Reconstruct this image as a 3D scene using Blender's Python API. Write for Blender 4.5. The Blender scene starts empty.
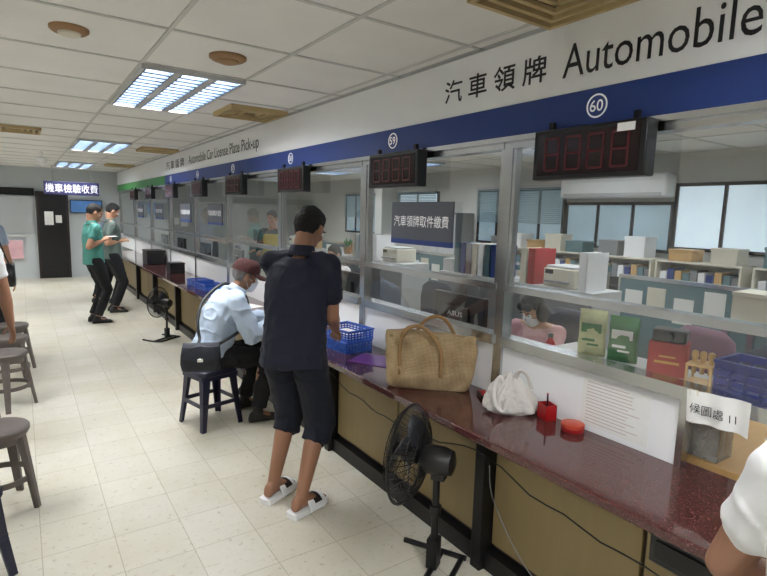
import bpy,bmesh,math,random
from mathutils import Vector as V, Matrix, noise
random.seed(3)
S=bpy.context.scene; COL=S.collection
rad=math.radians
# ---------------------------------------------------------------- materials
def lin(c):
    r=[]
    for x in c:
        x=x/255.0; r.append(x/12.92 if x<=.04045 else ((x+.055)/1.055)**2.4)
    return (r[0],r[1],r[2],1)
MC={}
def mat(name,col,rough=.5,metal=0,var=.06,vs=6,bump=0,bs=60,emit=0,spec=.5,coat=0,stretch=None):
    if name in MC: return MC[name]
    m=bpy.data.materials.new(name); m.use_nodes=True; MC[name]=m
    nt=m.node_tree; N=nt.nodes; L=nt.links; b=N["Principled BSDF"]
    b.inputs["Roughness"].default_value=rough; b.inputs["Metallic"].default_value=metal
    b.inputs["Specular IOR Level"].default_value=spec; b.inputs["Coat Weight"].default_value=coat
    c=lin(col); tc=N.new("ShaderNodeTexCoord"); src=tc.outputs["Object"]
    if stretch:
        mp=N.new("ShaderNodeMapping"); mp.inputs["Scale"].default_value=stretch; L.new(src,mp.inputs[0]); src=mp.outputs[0]
    nz=N.new("ShaderNodeTexNoise"); nz.inputs["Scale"].default_value=vs; nz.inputs["Detail"].default_value=4; L.new(src,nz.inputs["Vector"])
    mx=N.new("ShaderNodeMix"); mx.data_type='RGBA'
    mx.inputs["A"].default_value=tuple(x*(1-var) for x in c[:3])+(1,)
    mx.inputs["B"].default_value=tuple(min(1,x*(1+var)) for x in c[:3])+(1,)
    L.new(nz.outputs["Fac"],mx.inputs["Factor"]); L.new(mx.outputs["Result"],b.inputs["Base Color"])
    if emit:
        L.new(mx.outputs["Result"],b.inputs["Emission Color"]); b.inputs["Emission Strength"].default_value=emit
    if bump:
        n2=N.new("ShaderNodeTexNoise"); n2.inputs["Scale"].default_value=bs; n2.inputs["Detail"].default_value=3; L.new(src,n2.inputs["Vector"])
        bp=N.new("ShaderNodeBump"); bp.inputs["Strength"].default_value=bump; bp.inputs["Distance"].default_value=.02
        L.new(n2.outputs["Fac"],bp.inputs["Height"]); L.new(bp.outputs[0],b.inputs["Normal"])
    return m
def ramp(N,stops):
    r=N.new("ShaderNodeValToRGB"); e=r.color_ramp.elements
    e[0].position,e[0].color=stops[0][0],stops[0][1]; e[1].position,e[1].color=stops[-1][0],stops[-1][1]
    for p,c in stops[1:-1]:
        x=e.new(p); x.color=c
    return r
def mat_floor():
    m=bpy.data.materials.new("vinyl_floor"); m.use_nodes=True; nt=m.node_tree;N=nt.nodes;L=nt.links;b=N["Principled BSDF"]
    tc=N.new("ShaderNodeTexCoord")
    br=N.new("ShaderNodeTexBrick"); br.offset=0; br.inputs["Scale"].default_value=1
    br.inputs["Brick Width"].default_value=.305;br.inputs["Row Height"].default_value=.305
    br.inputs["Mortar Size"].default_value=.003;br.inputs["Mortar Smooth"].default_value=.6
    br.inputs["Color1"].default_value=lin((206,202,189));br.inputs["Color2"].default_value=lin((198,194,180));br.inputs["Mortar"].default_value=lin((170,163,144))
    L.new(tc.outputs["Object"],br.inputs["Vector"])
    nz=N.new("ShaderNodeTexNoise");nz.inputs["Scale"].default_value=1.1;nz.inputs["Detail"].default_value=9;nz.inputs["Roughness"].default_value=.7
    L.new(tc.outputs["Object"],nz.inputs["Vector"])
    r=ramp(N,[(.42,(1,1,1,1)),(.62,lin((242,238,226))),(.80,lin((214,202,174)))]);L.new(nz.outputs["Fac"],r.inputs[0])
    mx=N.new("ShaderNodeMix");mx.data_type='RGBA';mx.blend_type='MULTIPLY';mx.inputs["Factor"].default_value=.7
    L.new(br.outputs["Color"],mx.inputs["A"]);L.new(r.outputs[0],mx.inputs["B"])
    n3=N.new("ShaderNodeTexNoise");n3.inputs["Scale"].default_value=34;n3.inputs["Detail"].default_value=5;L.new(tc.outputs["Object"],n3.inputs["Vector"])
    r3=ramp(N,[(.60,(1,1,1,1)),(.74,lin((200,184,152)))]);L.new(n3.outputs["Fac"],r3.inputs[0])
    m3=N.new("ShaderNodeMix");m3.data_type='RGBA';m3.blend_type='MULTIPLY';m3.inputs["Factor"].default_value=.7
    L.new(mx.outputs["Result"],m3.inputs["A"]);L.new(r3.outputs[0],m3.inputs["B"])
    L.new(m3.outputs["Result"],b.inputs["Base Color"])
    rr=N.new("ShaderNodeMapRange");rr.inputs["To Min"].default_value=.34;rr.inputs["To Max"].default_value=.5;L.new(nz.outputs["Fac"],rr.inputs["Value"]);L.new(rr.outputs[0],b.inputs["Roughness"])
    return m
def mat_granite():
    m=bpy.data.materials.new("red_granite"); m.use_nodes=True; nt=m.node_tree;N=nt.nodes;L=nt.links;b=N["Principled BSDF"]
    tc=N.new("ShaderNodeTexCoord");v=N.new("ShaderNodeTexVoronoi");v.inputs["Scale"].default_value=300;L.new(tc.outputs["Object"],v.inputs["Vector"])
    sp=N.new("ShaderNodeSeparateColor");L.new(v.outputs["Color"],sp.inputs[0])
    r=ramp(N,[(0,lin((56,28,28))),(.5,lin((74,38,38))),(.85,lin((88,48,45))),(1,lin((116,76,70)))]);L.new(sp.outputs[0],r.inputs[0])
    L.new(r.outputs[0],b.inputs["Base Color"]);b.inputs["Roughness"].default_value=.09;b.inputs["Coat Weight"].default_value=.4
    return m
def mat_jute():
    m=bpy.data.materials.new("burlap_weave"); m.use_nodes=True; nt=m.node_tree;N=nt.nodes;L=nt.links;b=N["Principled BSDF"]
    tc=N.new("ShaderNodeTexCoord");ws=[]
    for d in ('X','Z'):
        w=N.new("ShaderNodeTexWave");w.wave_type='BANDS';w.bands_direction=d;w.inputs["Scale"].default_value=48;w.inputs["Distortion"].default_value=2;L.new(tc.outputs["Object"],w.inputs["Vector"]);ws.append(w)
    a=N.new("ShaderNodeMath");a.operation='MULTIPLY';L.new(ws[0].outputs["Fac"],a.inputs[0]);L.new(ws[1].outputs["Fac"],a.inputs[1])
    nz=N.new("ShaderNodeTexNoise");nz.inputs["Scale"].default_value=9;nz.inputs["Detail"].default_value=5;L.new(tc.outputs["Object"],nz.inputs["Vector"])
    ad=N.new("ShaderNodeMath");ad.operation='MULTIPLY_ADD';ad.inputs[1].default_value=.7;L.new(a.outputs[0],ad.inputs[0]);L.new(nz.outputs["Fac"],ad.inputs[2])
    r=ramp(N,[(.3,lin((132,108,78))),(.6,lin((168,144,108))),(1,lin((206,184,148)))]);L.new(ad.outputs[0],r.inputs[0]);L.new(r.outputs[0],b.inputs["Base Color"]);b.inputs["Roughness"].default_value=.95;b.inputs["Specular IOR Level"].default_value=.1
    bp=N.new("ShaderNodeBump");bp.inputs["Strength"].default_value=.7;bp.inputs["Distance"].default_value=.004;L.new(a.outputs[0],bp.inputs["Height"]);L.new(bp.outputs[0],b.inputs["Normal"])
    return m
def mat_glass():
    m=bpy.data.materials.new("clear_glass"); m.use_nodes=True; nt=m.node_tree;N=nt.nodes;L=nt.links
    N.clear();o=N.new("ShaderNodeOutputMaterial");t=N.new("ShaderNodeBsdfTransparent");t.inputs[0].default_value=(.96,.98,.975,1)
    g=N.new("ShaderNodeBsdfGlossy");g.inputs["Roughness"].default_value=.01;g.inputs[0].default_value=(1,1,1,1)
    nz=N.new("ShaderNodeTexNoise");nz.inputs["Scale"].default_value=1.3;bp=N.new("ShaderNodeBump");bp.inputs["Strength"].default_value=.01;L.new(nz.outputs[0],bp.inputs["Height"]);L.new(bp.outputs[0],g.inputs["Normal"])
    lw=N.new("ShaderNodeLayerWeight");lw.inputs["Blend"].default_value=.5
    p=N.new("ShaderNodeMath");p.operation='POWER';p.inputs[1].default_value=4;L.new(lw.outputs["Facing"],p.inputs[0])
    mr=N.new("ShaderNodeMath");mr.operation='MULTIPLY_ADD';mr.inputs[1].default_value=.5;mr.inputs[2].default_value=.12;L.new(p.outputs[0],mr.inputs[0])
    x=N.new("ShaderNodeMixShader");L.new(mr.outputs[0],x.inputs[0]);L.new(t.outputs[0],x.inputs[1]);L.new(g.outputs[0],x.inputs[2]);L.new(x.outputs[0],o.inputs[0])
    return m
def mat_clear():
    m=bpy.data.materials.new("clear_plastic"); m.use_nodes=True; nt=m.node_tree;N=nt.nodes;L=nt.links
    N.clear();o=N.new("ShaderNodeOutputMaterial");t=N.new("ShaderNodeBsdfTransparent");t.inputs[0].default_value=(.9,.9,.88,1)
    g=N.new("ShaderNodeBsdfPrincipled");g.inputs["Base Color"].default_value=(.8,.8,.78,1);g.inputs["Roughness"].default_value=.2
    nz=N.new("ShaderNodeTexNoise");nz.inputs["Scale"].default_value=9;mr=N.new("ShaderNodeMapRange");mr.inputs["To Min"].default_value=.2;mr.inputs["To Max"].default_value=.4;L.new(nz.outputs[0],mr.inputs[0])
    x=N.new("ShaderNodeMixShader");L.new(mr.outputs[0],x.inputs[0]);L.new(t.outputs[0],x.inputs[1]);L.new(g.outputs[0],x.inputs[2]);L.new(x.outputs[0],o.inputs[0])
    return m
M_floor=mat_floor();M_gran=mat_granite();M_glass=mat_glass();M_clear=mat_clear();M_jute=mat_jute()
M_ceil=mat("ceiling_tile",(232,231,227),.9,var=.09,vs=2.5,bump=.15,bs=90)
M_grid=mat("ceiling_grid_paint",(200,200,196),.6)
M_wall=mat("wall_paint",(208,208,204),.8,vs=2)
M_wallg=mat("wall_grey_panel",(192,198,200),.7,vs=2)
M_steel=mat("brushed_steel",(200,202,204),.22,1,vs=3,stretch=(1,1,12))
M_chrome=mat("chrome",(220,220,222),.12,1)
M_white=mat("white_board",(236,237,238),.35,var=.03)
M_blue=mat("sign_blue",(28,56,124),.45,var=.04)
M_green=mat("sign_green",(60,140,70),.45,var=.04)
M_ink=mat("sign_black_ink",(28,28,34),.5)
M_wink=mat("sign_white_ink",(240,240,242),.5,emit=.15)
M_black=mat("black_plastic",(20,20,22),.35,var=.2)
M_bmetal=mat("black_metal",(26,25,26),.4,.3,var=.2)
M_tan=mat("counter_wood_panel",(136,118,80),.5,var=.1,vs=3,stretch=(1,8,1))
M_dwood=mat("dark_wood_trim",(48,36,32),.45,var=.2)
M_ywood=mat("pale_wood_desk",(200,162,106),.45,var=.1,vs=4,stretch=(1,8,1))
M_led=mat("dim_red_led",(74,14,22),.4,emit=.1)
M_ledface=mat("display_face",(24,9,14),.15,var=.1)
M_grey=mat("grey_plastic",(124,126,128),.5)
M_lgrey=mat("light_grey_plastic",(190,192,192),.45)
M_cream=mat("cream_plastic",(216,210,192),.45)
M_yel=mat("aged_yellow_metal",(190,168,120),.6,var=.1)
M_brown=mat("aged_brown_plastic",(150,116,80),.6,var=.15)
M_stoolg=mat("taupe_plastic",(98,90,86),.45,var=.08)
M_navyp=mat("navy_plastic",(26,30,56),.35)
M_paper=mat("white_paper",(232,232,228),.8,var=.03)
M_red=mat("red_plastic",(170,26,30),.35)
M_redbox=mat("red_card",(156,24,28),.6)
M_bluep=mat("blue_plastic",(36,90,190),.35)
M_dblue=mat("deep_blue_plastic",(28,40,122),.4)
M_purple=mat("purple_film",(100,56,124),.2)
M_jute2=mat("jute_handle",(150,118,78),.9,var=.12,vs=40,bump=.3,bs=200)
M_cloth=mat("white_bag_cloth",(214,210,204),.8,var=.06,vs=12,bump=.5,bs=18)
M_teal=mat("teal_fabric",(88,118,124),.9)
M_chair=mat("grey_chair_fabric",(66,70,80),.9,bump=.3)
M_mauve=mat("mauve_chair_fabric",(132,98,116),.9)
M_tube=mat("lit_tube_diffuser",(249,250,252),.5,emit=34,var=.01)
M_otube=mat("lit_office_diffuser",(244,248,252),.5,emit=15,var=.01)
M_louv=mat("louvre_metal",(54,70,90),.4,.2)
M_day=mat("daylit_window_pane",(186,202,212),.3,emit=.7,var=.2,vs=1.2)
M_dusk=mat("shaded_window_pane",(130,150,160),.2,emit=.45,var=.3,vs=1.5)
M_blind=mat("window_blind",(128,150,158),.7,emit=.1,var=.1,stretch=(1,1,30))
M_screen=mat("lit_screen",(70,110,160),.3,emit=.35,var=.4,vs=3)
M_grn=mat("leaf_green",(60,120,60),.6,var=.3)
M_pgrn=mat("print_green",(48,112,56),.5)
# ---------------------------------------------------------------- mesh builder
def frame(d):
    d=V(d).normalized(); a=V((0,0,1)) if abs(d.z)<.9 else V((1,0,0))
    x=d.cross(a).normalized(); return x,d.cross(x).normalized(),d
class MB:
    def __init__(s,root=None):
        s.v=[];s.f=[];s.m=[];s.mi=0;s.T=Matrix.Translation(-root.location) if root else Matrix.Identity(4)
    def add(s,vs,fs):
        n=len(s.v); s.v+=[s.T@V(v) for v in vs]; s.f+=[tuple(i+n for i in f) for f in fs]; s.m+=[s.mi]*len(fs); return s
    def box(s,x0,y0,z0,x1,y1,z1):
        vs=[V((x,y,z)) for x in (x0,x1) for y in (y0,y1) for z in (z0,z1)]
        return s.add(vs,[(0,1,3,2),(4,6,7,5),(0,4,5,1),(2,3,7,6),(0,2,6,4),(1,5,7,3)])
    def cb(s,c,sz,R=None):
        c=V(c);h=V(sz)/2
        vs=[V((x*h.x,y*h.y,z*h.z)) for x in (-1,1) for y in (-1,1) for z in (-1,1)]
        vs=[(R@v if R else v)+c for v in vs]
        return s.add(vs,[(0,1,3,2),(4,6,7,5),(0,4,5,1),(2,3,7,6),(0,2,6,4),(1,5,7,3)])
    def rings(s,rs,closed=False,caps=True):
        n=len(rs[0]);vs=[p for r in rs for p in r];fs=[]
        k=len(rs)
        for i in range(k if closed else k-1):
            j=(i+1)%k
            for a in range(n):
                b=(a+1)%n; fs.append((i*n+a,i*n+b,j*n+b,j*n+a))
        if caps and not closed: fs.append(tuple(range(n))[::-1]);fs.append(tuple((k-1)*n+a for a in range(n)))
        return s.add(vs,fs)
    def rev(s,p,d,prof,seg=20,caps=True):
        x,y,z=frame(d);p=V(p)
        return s.rings([[p+z*t+(x*math.cos(2*math.pi*a/seg)+y*math.sin(2*math.pi*a/seg))*max(r,.0004) for a in range(seg)] for t,r in prof],caps=caps)
    def cyl(s,p1,p2,r1,r2=None,seg=16):
        p1=V(p1);p2=V(p2);return s.rev(p1,p2-p1,[(0,r1),((p2-p1).length,r1 if r2 is None else r2)],seg)
    def cap(s,p1,r1,p2,r2,seg=14):
        p1=V(p1);p2=V(p2);L=(p2-p1).length
        if L<1e-5: return s.ell(p1,(r1,r1,r1))
        pr=[(-r1*math.cos(a),r1*math.sin(a)) for a in (0.05,.4,.8,1.2,1.57)]+[(L+r2*math.sin(a),r2*math.cos(a)) for a in (0,.4,.8,1.2,1.52)]
        return s.rev(p1,p2-p1,pr,seg)
    def ell(s,c,r,R=None,seg=16,rn=10):
        c=V(c);rs=[]
        for i in range(rn+1):
            t=math.pi*i/rn; t=min(max(t,.03),math.pi-.03)
            ring=[V((r[0]*math.sin(t)*math.cos(2*math.pi*a/seg),r[1]*math.sin(t)*math.sin(2*math.pi*a/seg),-r[2]*math.cos(t))) for a in range(seg)]
            rs.append([(R@v if R else v)+c for v in ring])
        return s.rings(rs)
    def tube(s,pts,r,seg=8,closed=False,flat=1):
        pts=[V(p) for p in pts];n=len(pts);rs=[];x=None
        for i,p in enumerate(pts):
            if closed: d=pts[(i+1)%n]-pts[i-1]
            else: d=pts[min(i+1,n-1)]-pts[max(i-1,0)]
            d.normalize()
            if x is None: x=frame(d)[0]
            x=(x-d*x.dot(d)).normalized();y=d.cross(x)
            rs.append([p+(x*math.cos(2*math.pi*a/seg)*flat+y*math.sin(2*math.pi*a/seg))*r for a in range(seg)])
        return s.rings(rs,closed=closed)
    def mesh(s,name):
        me=bpy.data.meshes.new(name);me.from_pydata([tuple(v) for v in s.v],[],s.f)
        me.polygons.foreach_set("material_index",s.m)
        b=bmesh.new();b.from_mesh(me);bmesh.ops.recalc_face_normals(b,faces=b.faces);b.to_mesh(me);b.free();me.update();return me
def arc(c,r,a0,a1,n,u,v):
    c=V(c);u=V(u);v=V(v);return [c+u*(r*math.cos(a0+(a1-a0)*i/n))+v*(r*math.sin(a0+(a1-a0)*i/n)) for i in range(n+1)]
def setm(me,mats):
    idx=[p.material_index for p in me.polygons] if isinstance(mats,(list,tuple)) else None
    me.materials.clear()
    for m in (mats if isinstance(mats,(list,tuple)) else [mats]): me.materials.append(m)
    if idx: me.polygons.foreach_set("material_index",idx)
def shade(o,smooth):
    if smooth:
        me=o.data
        me.polygons.foreach_set("use_smooth",[True]*len(me.polygons))
        if smooth=='auto':
            b=bmesh.new();b.from_mesh(me)
            for e in b.edges:
                if len(e.link_faces)==2 and e.calc_face_angle(0)>.7:e.smooth=False
            b.to_mesh(me);b.free()
def mkobj(me,name,parent=None,bev=0):
    o=bpy.data.objects.new(name,me);COL.objects.link(o)
    if parent:o.parent=parent
    if bev:
        b=o.modifiers.new("bevel",'BEVEL');b.width=bev;b.segments=2;b.limit_method='ANGLE';b.angle_limit=.6
    return o
def thing(name,label,cat,loc,rz=0,group=None):
    o=bpy.data.objects.new(name,None);COL.objects.link(o);o.location=loc;o.rotation_euler=(0,0,rz);o.empty_display_size=.1
    o["label"]=label;o["category"]=cat
    if group:o["group"]=group
    return o
def part(mb,name,parent,mats,bev=0,smooth='auto',label=None):
    me=mb.mesh(name);setm(me,mats);o=mkobj(me,name,parent,bev);shade(o,smooth)
    if label:o["label"]=label
    return o
def solo(mb,name,label,cat,mats,bev=0,smooth='auto',loc=None,rz=0,group=None):
    if loc is None:
        xs=[v.x for v in mb.v];ys=[v.y for v in mb.v];zs=[v.z for v in mb.v]
        c=V(((min(xs)+max(xs))/2,(min(ys)+max(ys))/2,min(zs)));mb.v=[v-c for v in mb.v];loc=c
    me=mb.mesh(name);setm(me,mats);o=mkobj(me,name,None,bev);shade(o,smooth);o.location=loc;o.rotation_euler=(0,0,rz)
    o["label"]=label;o["category"]=cat
    if group:o["group"]=group
    return o
def struct(mb,name,mats,bev=0):
    me=mb.mesh(name);setm(me,mats);o=mkobj(me,name,None,bev);shade(o,'auto');o["kind"]="structure";return o
def clone(root,loc,rz=None,label=None):
    n=root.copy();COL.objects.link(n);n.location=loc
    if rz is not None:n.rotation_euler=(0,0,rz)
    if label:n["label"]=label
    def rec(o,p):
        for c in o.children:
            if c==p: continue
            k=c.copy();COL.objects.link(k);k.parent=p;rec(c,k)
    rec(root,n);return n
TS=bpy.data.scenes.new("text_tmp")
def bake(o):
    TS.collection.objects.link(o);TS.view_layers[0].update();dg=TS.view_layers[0].depsgraph
    dg.update();me=bpy.data.meshes.new_from_object(o.evaluated_get(dg),depsgraph=dg);bpy.data.objects.remove(o);return me
def text(body,c,right,up,m,parent,w=None,h=None,name="lettering",lift=.002,align='CENTER',bold=0):
    cu=bpy.data.curves.new("t",'FONT');cu.body=body;cu.size=1;cu.align_x=align;cu.offset=bold;cu.resolution_u=3
    me=bake(bpy.data.objects.new("t",cu))
    xs=[v.co.x for v in me.vertices];ys=[v.co.y for v in me.vertices]
    cx=(min(xs)+max(xs))/2;cy=(min(ys)+max(ys))/2;W=max(xs)-min(xs);Hh=max(ys)-min(ys)
    sx=(w/W) if w else None;sy=(h/Hh) if h else None
    if sx is None:sx=sy
    if sy is None:sy=sx
    right=V(right).normalized();up=V(up).normalized();n=right.cross(up);c=V(c)-(parent.location if parent else V((0,0,0)))
    for v in me.vertices:
        v.co=c+right*((v.co.x-cx)*sx)+up*((v.co.y-cy)*sy)+n*lift
    setm(me,m);return mkobj(me,name,parent)
CR=(0,-1,0);UP=(0,0,1)   # right/up of a board read from the customer side
# ---------------------------------------------------------------- camera
yaw,pit,ro=rad(34.4),rad(7.8),rad(1.6)
f=V((math.sin(yaw)*math.cos(pit),math.cos(yaw)*math.cos(pit),-math.sin(pit)));r=V((math.cos(yaw),-math.sin(yaw),0));u=r.cross(f)
r2=r*math.cos(ro)+u*math.sin(ro);u2=u*math.cos(ro)-r*math.sin(ro)
cd=bpy.data.cameras.new("camera");cd.sensor_width=36;cd.lens=530*36/767;cam=bpy.data.objects.new("camera",cd);COL.objects.link(cam)
R=Matrix((r2,u2,-f)).transposed().to_4x4();cam.matrix_world=Matrix.Translation((0,0,1.62))@R;cd.clip_start=.05;S.camera=cam
# ---------------------------------------------------------------- shell
CZ=2.46;X0,X1,Y0,Y1=-3.2,6.6,-2.2,14.2
struct(MB().box(X0,Y0,-.1,X1,Y1,0),"floor",M_floor)
struct(MB().box(X0,Y0,CZ,X1,Y1,CZ+.1),"ceiling",M_ceil)
struct(MB().box(X0-.1,Y0,0,X0,Y1,CZ),"wall_left",M_wall)
struct(MB().box(X1,Y0,0,X1+.1,Y1,CZ),"wall_right",M_wall)
struct(MB().box(X0,Y0-.1,0,X1,Y0,CZ),"wall_back",M_wall)
struct(MB().box(X0,Y1,0,X1,Y1+.1,CZ),"wall_far",M_wallg)
g=MB()
xs=[-3.0,-1.8,-.6,.63,1.25,1.87,3.1,4.3,5.5]
for x in xs:g.box(x-.010,Y0,CZ-.006,x+.010,Y1,CZ+.002)
y=3.45-.7*8
while y<Y1:
    g.box(X0,y-.010,CZ-.006,X1,y+.010,CZ+.002);y+=.7
struct(g,"trim_1",M_grid)
# recessed light fixtures
def fixture(x,y,w,l,n,mt,nsl,grp):
    fx=thing("recessed_ceiling_light","recessed fluorescent ceiling light with bright tubes and metal louvres","ceiling light",(x,y,CZ-.03),0,grp)
    b=MB();e=.018
    b.box(-w/2,-l/2,0,w/2,-l/2+e,.03).box(-w/2,l/2-e,0,w/2,l/2,.03).box(-w/2,-l/2,0,-w/2+e,l/2,.03).box(w/2-e,-l/2,0,w/2,l/2,.03)
    for i in range(1,n):
        xx=-w/2+w*i/n;b.box(xx-.022,-l/2,.0,xx+.022,l/2,.03)
    part(b,"frame",fx,M_lgrey,smooth=None)
    for i in range(n):
        xa=-w/2+w*i/n+.025;xb=-w/2+w*(i+1)/n-.025
        part(MB().box(xa,-l/2+e,.022,xb,l/2-e,.028),"diffuser",fx,mt,smooth=None)
        b=MB()
        b.box(xa-.004,-l/2+e,.0,xa+.003,l/2-e,.022).box(xb-.003,-l/2+e,.0,xb+.004,l/2-e,.022)
        for k in range(1,nsl):
            yy=-l/2+l*k/nsl;b.box(xa,yy-.015,-.003,xb,yy+.015,.016)
        part(b,"louvre",fx,M_louv,smooth=None)
    return fx
fx=fixture(.94,4.15,.62,1.38,3,M_tube,14,"hall ceiling lights")
for p in [(.94,8.35),(.94,12.4),(.94,-.05),(-1.2,4.15),(-1.2,8.35),(-1.2,-.05),(-1.2,12.4)]:clone(fx,(p[0],p[1],CZ-.03))
fo=fixture(3.7,2.6,1.1,.62,2,M_otube,6,"office ceiling lights")
for p in [(3.7,5.4),(3.7,8.2),(3.7,11),(5.0,1.2),(5.0,4.0),(5.0,6.8),(5.0,9.6),(3.7,0)]:clone(fo,(p[0],p[1],CZ-.03))
# ceiling roundels and diffusers
def roundel(x,y,r,m,name,lab):
    t=thing(name,lab,name.replace("_"," "),(x,y,CZ-.045))
    part(MB().rev((0,0,.045),(0,0,-1),[(0,r),(.012,r),(.022,r*.85),(.024,r*.6)],28),"base",t,m)
    part(MB().rev((0,0,.024),(0,0,-1),[(0,r*.6),(.012,r*.55),(.02,r*.3),(.021,.001)],24),"cover",t,M_cream if name=="smoke_detector" else M_brown)
roundel(.24,3.05,.085,M_brown,"smoke_detector","round beige smoke detector on the ceiling tile")
roundel(.99,3.02,.10,M_brown,"ceiling_speaker","round brown ceiling speaker with a domed grille")
def diffuser(x,y,s):
    t=thing("air_diffuser","square yellowed metal air diffuser in the ceiling","air vent",(x,y,CZ-.035),0,"ceiling air vents")
    b=MB()
    for i,k in enumerate((1,.78,.56,.34)):
        h=s/2*k;w=.022;z0=.004*i
        b.box(-h,-h,z0,h,-h+w,.035).box(-h,h-w,z0,h,h,.035).box(-h,-h,z0,-h+w,h,.035).box(h-w,-h,z0,h,h,.035)
    part(b,"grille",t,M_yel,smooth=None)
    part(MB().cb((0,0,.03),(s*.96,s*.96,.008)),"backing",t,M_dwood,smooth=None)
    return t
d=diffuser(1.66,4.5,.48);clone(d,(1.68,1.36,CZ-.035));clone(d,(1.66,8.2,CZ-.035));clone(d,(1.66,11.7,CZ-.035))
clone(d,(.0,7.2,CZ-.035));clone(d,(3.1,3.9,CZ-.035))
t=thing("security_camera","small white dome security camera under the ceiling","security camera",(.32,10.0,CZ-.22))
part(MB().cyl((0,0,.12),(0,0,.22),.02).rev((0,0,.13),(0,0,-1),[(0,.03),(.02,.075),(.06,.08),(.07,.07)],18),"mount",t,M_white)
part(MB().ell((0,0,.06),(.065,.065,.06)),"dome",t,M_white)
# ---------------------------------------------------------------- fascia
FX=1.95
fa=thing("overhead_sign_board","long white overhead sign board with blue and green lower stripe","sign",(FX,6,2.0))
part(MB(fa).box(FX,-1.2,2.0,FX+.08,14.15,CZ-.002),"board",fa,M_white,smooth=None,label="white board face")
part(MB(fa).box(FX-.006,-1.2,2.008,FX,9.1,2.152),"stripe",fa,M_blue,smooth=None,label="blue stripe")
part(MB(fa).box(FX-.006,9.1,2.008,FX,14.1,2.152),"stripe",fa,M_green,smooth=None,label="green stripe")
part(MB(fa).box(FX-.014,-1.2,1.985,FX+.09,14.1,2.008).box(FX-.012,-1.2,CZ-.02,FX,14.1,CZ-.002),"edge_trim",fa,M_steel,smooth=None)
def circ(y,num):
    c=V((FX-.007,y,2.081))
    part(MB(fa).tube(arc(c,.044,0,2*math.pi*31/32,31,(0,1,0),(0,0,1)),.0035,6,closed=True),"number_ring",fa,M_wink)
    text(num,c,CR,UP,M_wink,fa,h=.046,lift=.003,bold=.01)
for y,n in [(1.355,"60"),(2.78,"59"),(4.30,"58"),(5.8,"57"),(7.2,"56"),(8.7,"55")]:circ(y,n)
text("汽 車 領 牌",(FX,1.965,2.285),CR,UP,M_ink,fa,w=.68,h=.12,bold=.012)
text("Automobile",(FX,1.165,2.285),CR,UP,M_ink,fa,w=.745,h=.135)
text("Car License Plate Pick-up",(FX,-.22,2.27),CR,UP,M_ink,fa,w=1.78,h=.165)
text("汽 車 領 牌",(FX,8.45,2.29),CR,UP,M_ink,fa,w=1.1,h=.13,bold=.012)
text("Automobile Car License Plate Pick-up",(FX,6.35,2.28),CR,UP,M_ink,fa,w=2.6,h=.155,bold=.004)
# ---------------------------------------------------------------- LED displays
DX=1.905
def display(y):
    t=thing("number_display","black queue number display box with dim red digits","display",(DX,y,1.79),0,"queue number displays")
    part(MB().box(-.035,-.255,0,.035,.255,.207),"housing",t,M_black,bev=.006)
    part(MB().box(-.038,-.23,.018,-.035,.23,.187),"display_panel",t,M_ledface,smooth=None)
    b=MB()
    seg={'a':((-.028,.065),(.028,.065)),'g':((-.028,0),(.028,0)),'d':((-.028,-.065),(.028,-.065)),'f':((-.033,.06),(-.033,.005)),'b':((.033,.06),(.033,.005)),'e':((-.033,-.005),(-.033,-.06)),'c':((.033,-.005),(.033,-.06))}
    for k in range(4):
        cy=.155-.103*k
        for (a,bb) in seg.values():
            x0,z0=a;x1,z1=bb
            b.box(-.0405,cy-max(x0,x1)-.004,.103+min(z0,z1)-.004,-.038,cy-min(x0,x1)+.004,.103+max(z0,z1)+.004)
    part(b,"digits",t,M_led,smooth=None)
    part(MB().box(-.01,-.2,.207,.01,-.18,.24),"hanger",t,M_bmetal,smooth=None)
    part(MB().box(-.01,.18,.207,.01,.2,.24),"hanger",t,M_bmetal,smooth=None)
    return t
d0=display(1.345)
s=part(MB().box(-.0415,-.21,.165,-.0385,-.14,.195),"sticker",d0,M_paper,smooth=None,label="small white sticker")
for y in (2.68,4.16,5.6,7.0,8.5,10.1,11.7):
    k=clone(d0,(DX,y,1.79))
    for c in list(k.children):
        if c.name.startswith("sticker"):bpy.data.objects.remove(c)
# ---------------------------------------------------------------- windows
PY=[-1.1,.45,1.84,3.15,4.6,6.1,7.5,9.0,10.5,12.2,14.1]
for i in range(len(PY)-1):
    a,b_=PY[i],PY[i+1];b=MB()
    b.box(1.97,b_-.028,.721,2.035,b_+.028,1.998)
    b.box(1.955,a+.028,.985,2.045,b_-.028,1.035)
    b.box(1.965,a+.028,1.265,2.035,b_-.028,1.297)
    b.box(1.965,a+.028,1.955,2.035,b_-.028,1.998)
    b.box(1.975,a+.028,1.297,2.01,a+.05,1.955).box(1.975,b_-.05,1.297,2.01,b_-.028,1.955)
    b.mi=1
    for z0,z1 in ((1.035,1.265),(1.297,1.955)):
        b.add([(1.995,a+.03,z0),(1.995,b_-.03,z0),(1.995,b_-.03,z1),(1.995,a+.03,z1)],[(0,1,2,3)])
    b.mi=2
    if a>.4 and a<1: b.box(1.985,.93,.721,2.015,b_-.028,.985)
    elif a>1: b.box(1.985,a+.028,.721,2.015,b_-.028,.985)
    struct(b,"window_%d"%(i+1),[M_steel,M_glass,M_white])
struct(MB().box(1.975,.905,.721,2.025,.93,.985),"trim_2",M_steel)
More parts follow.
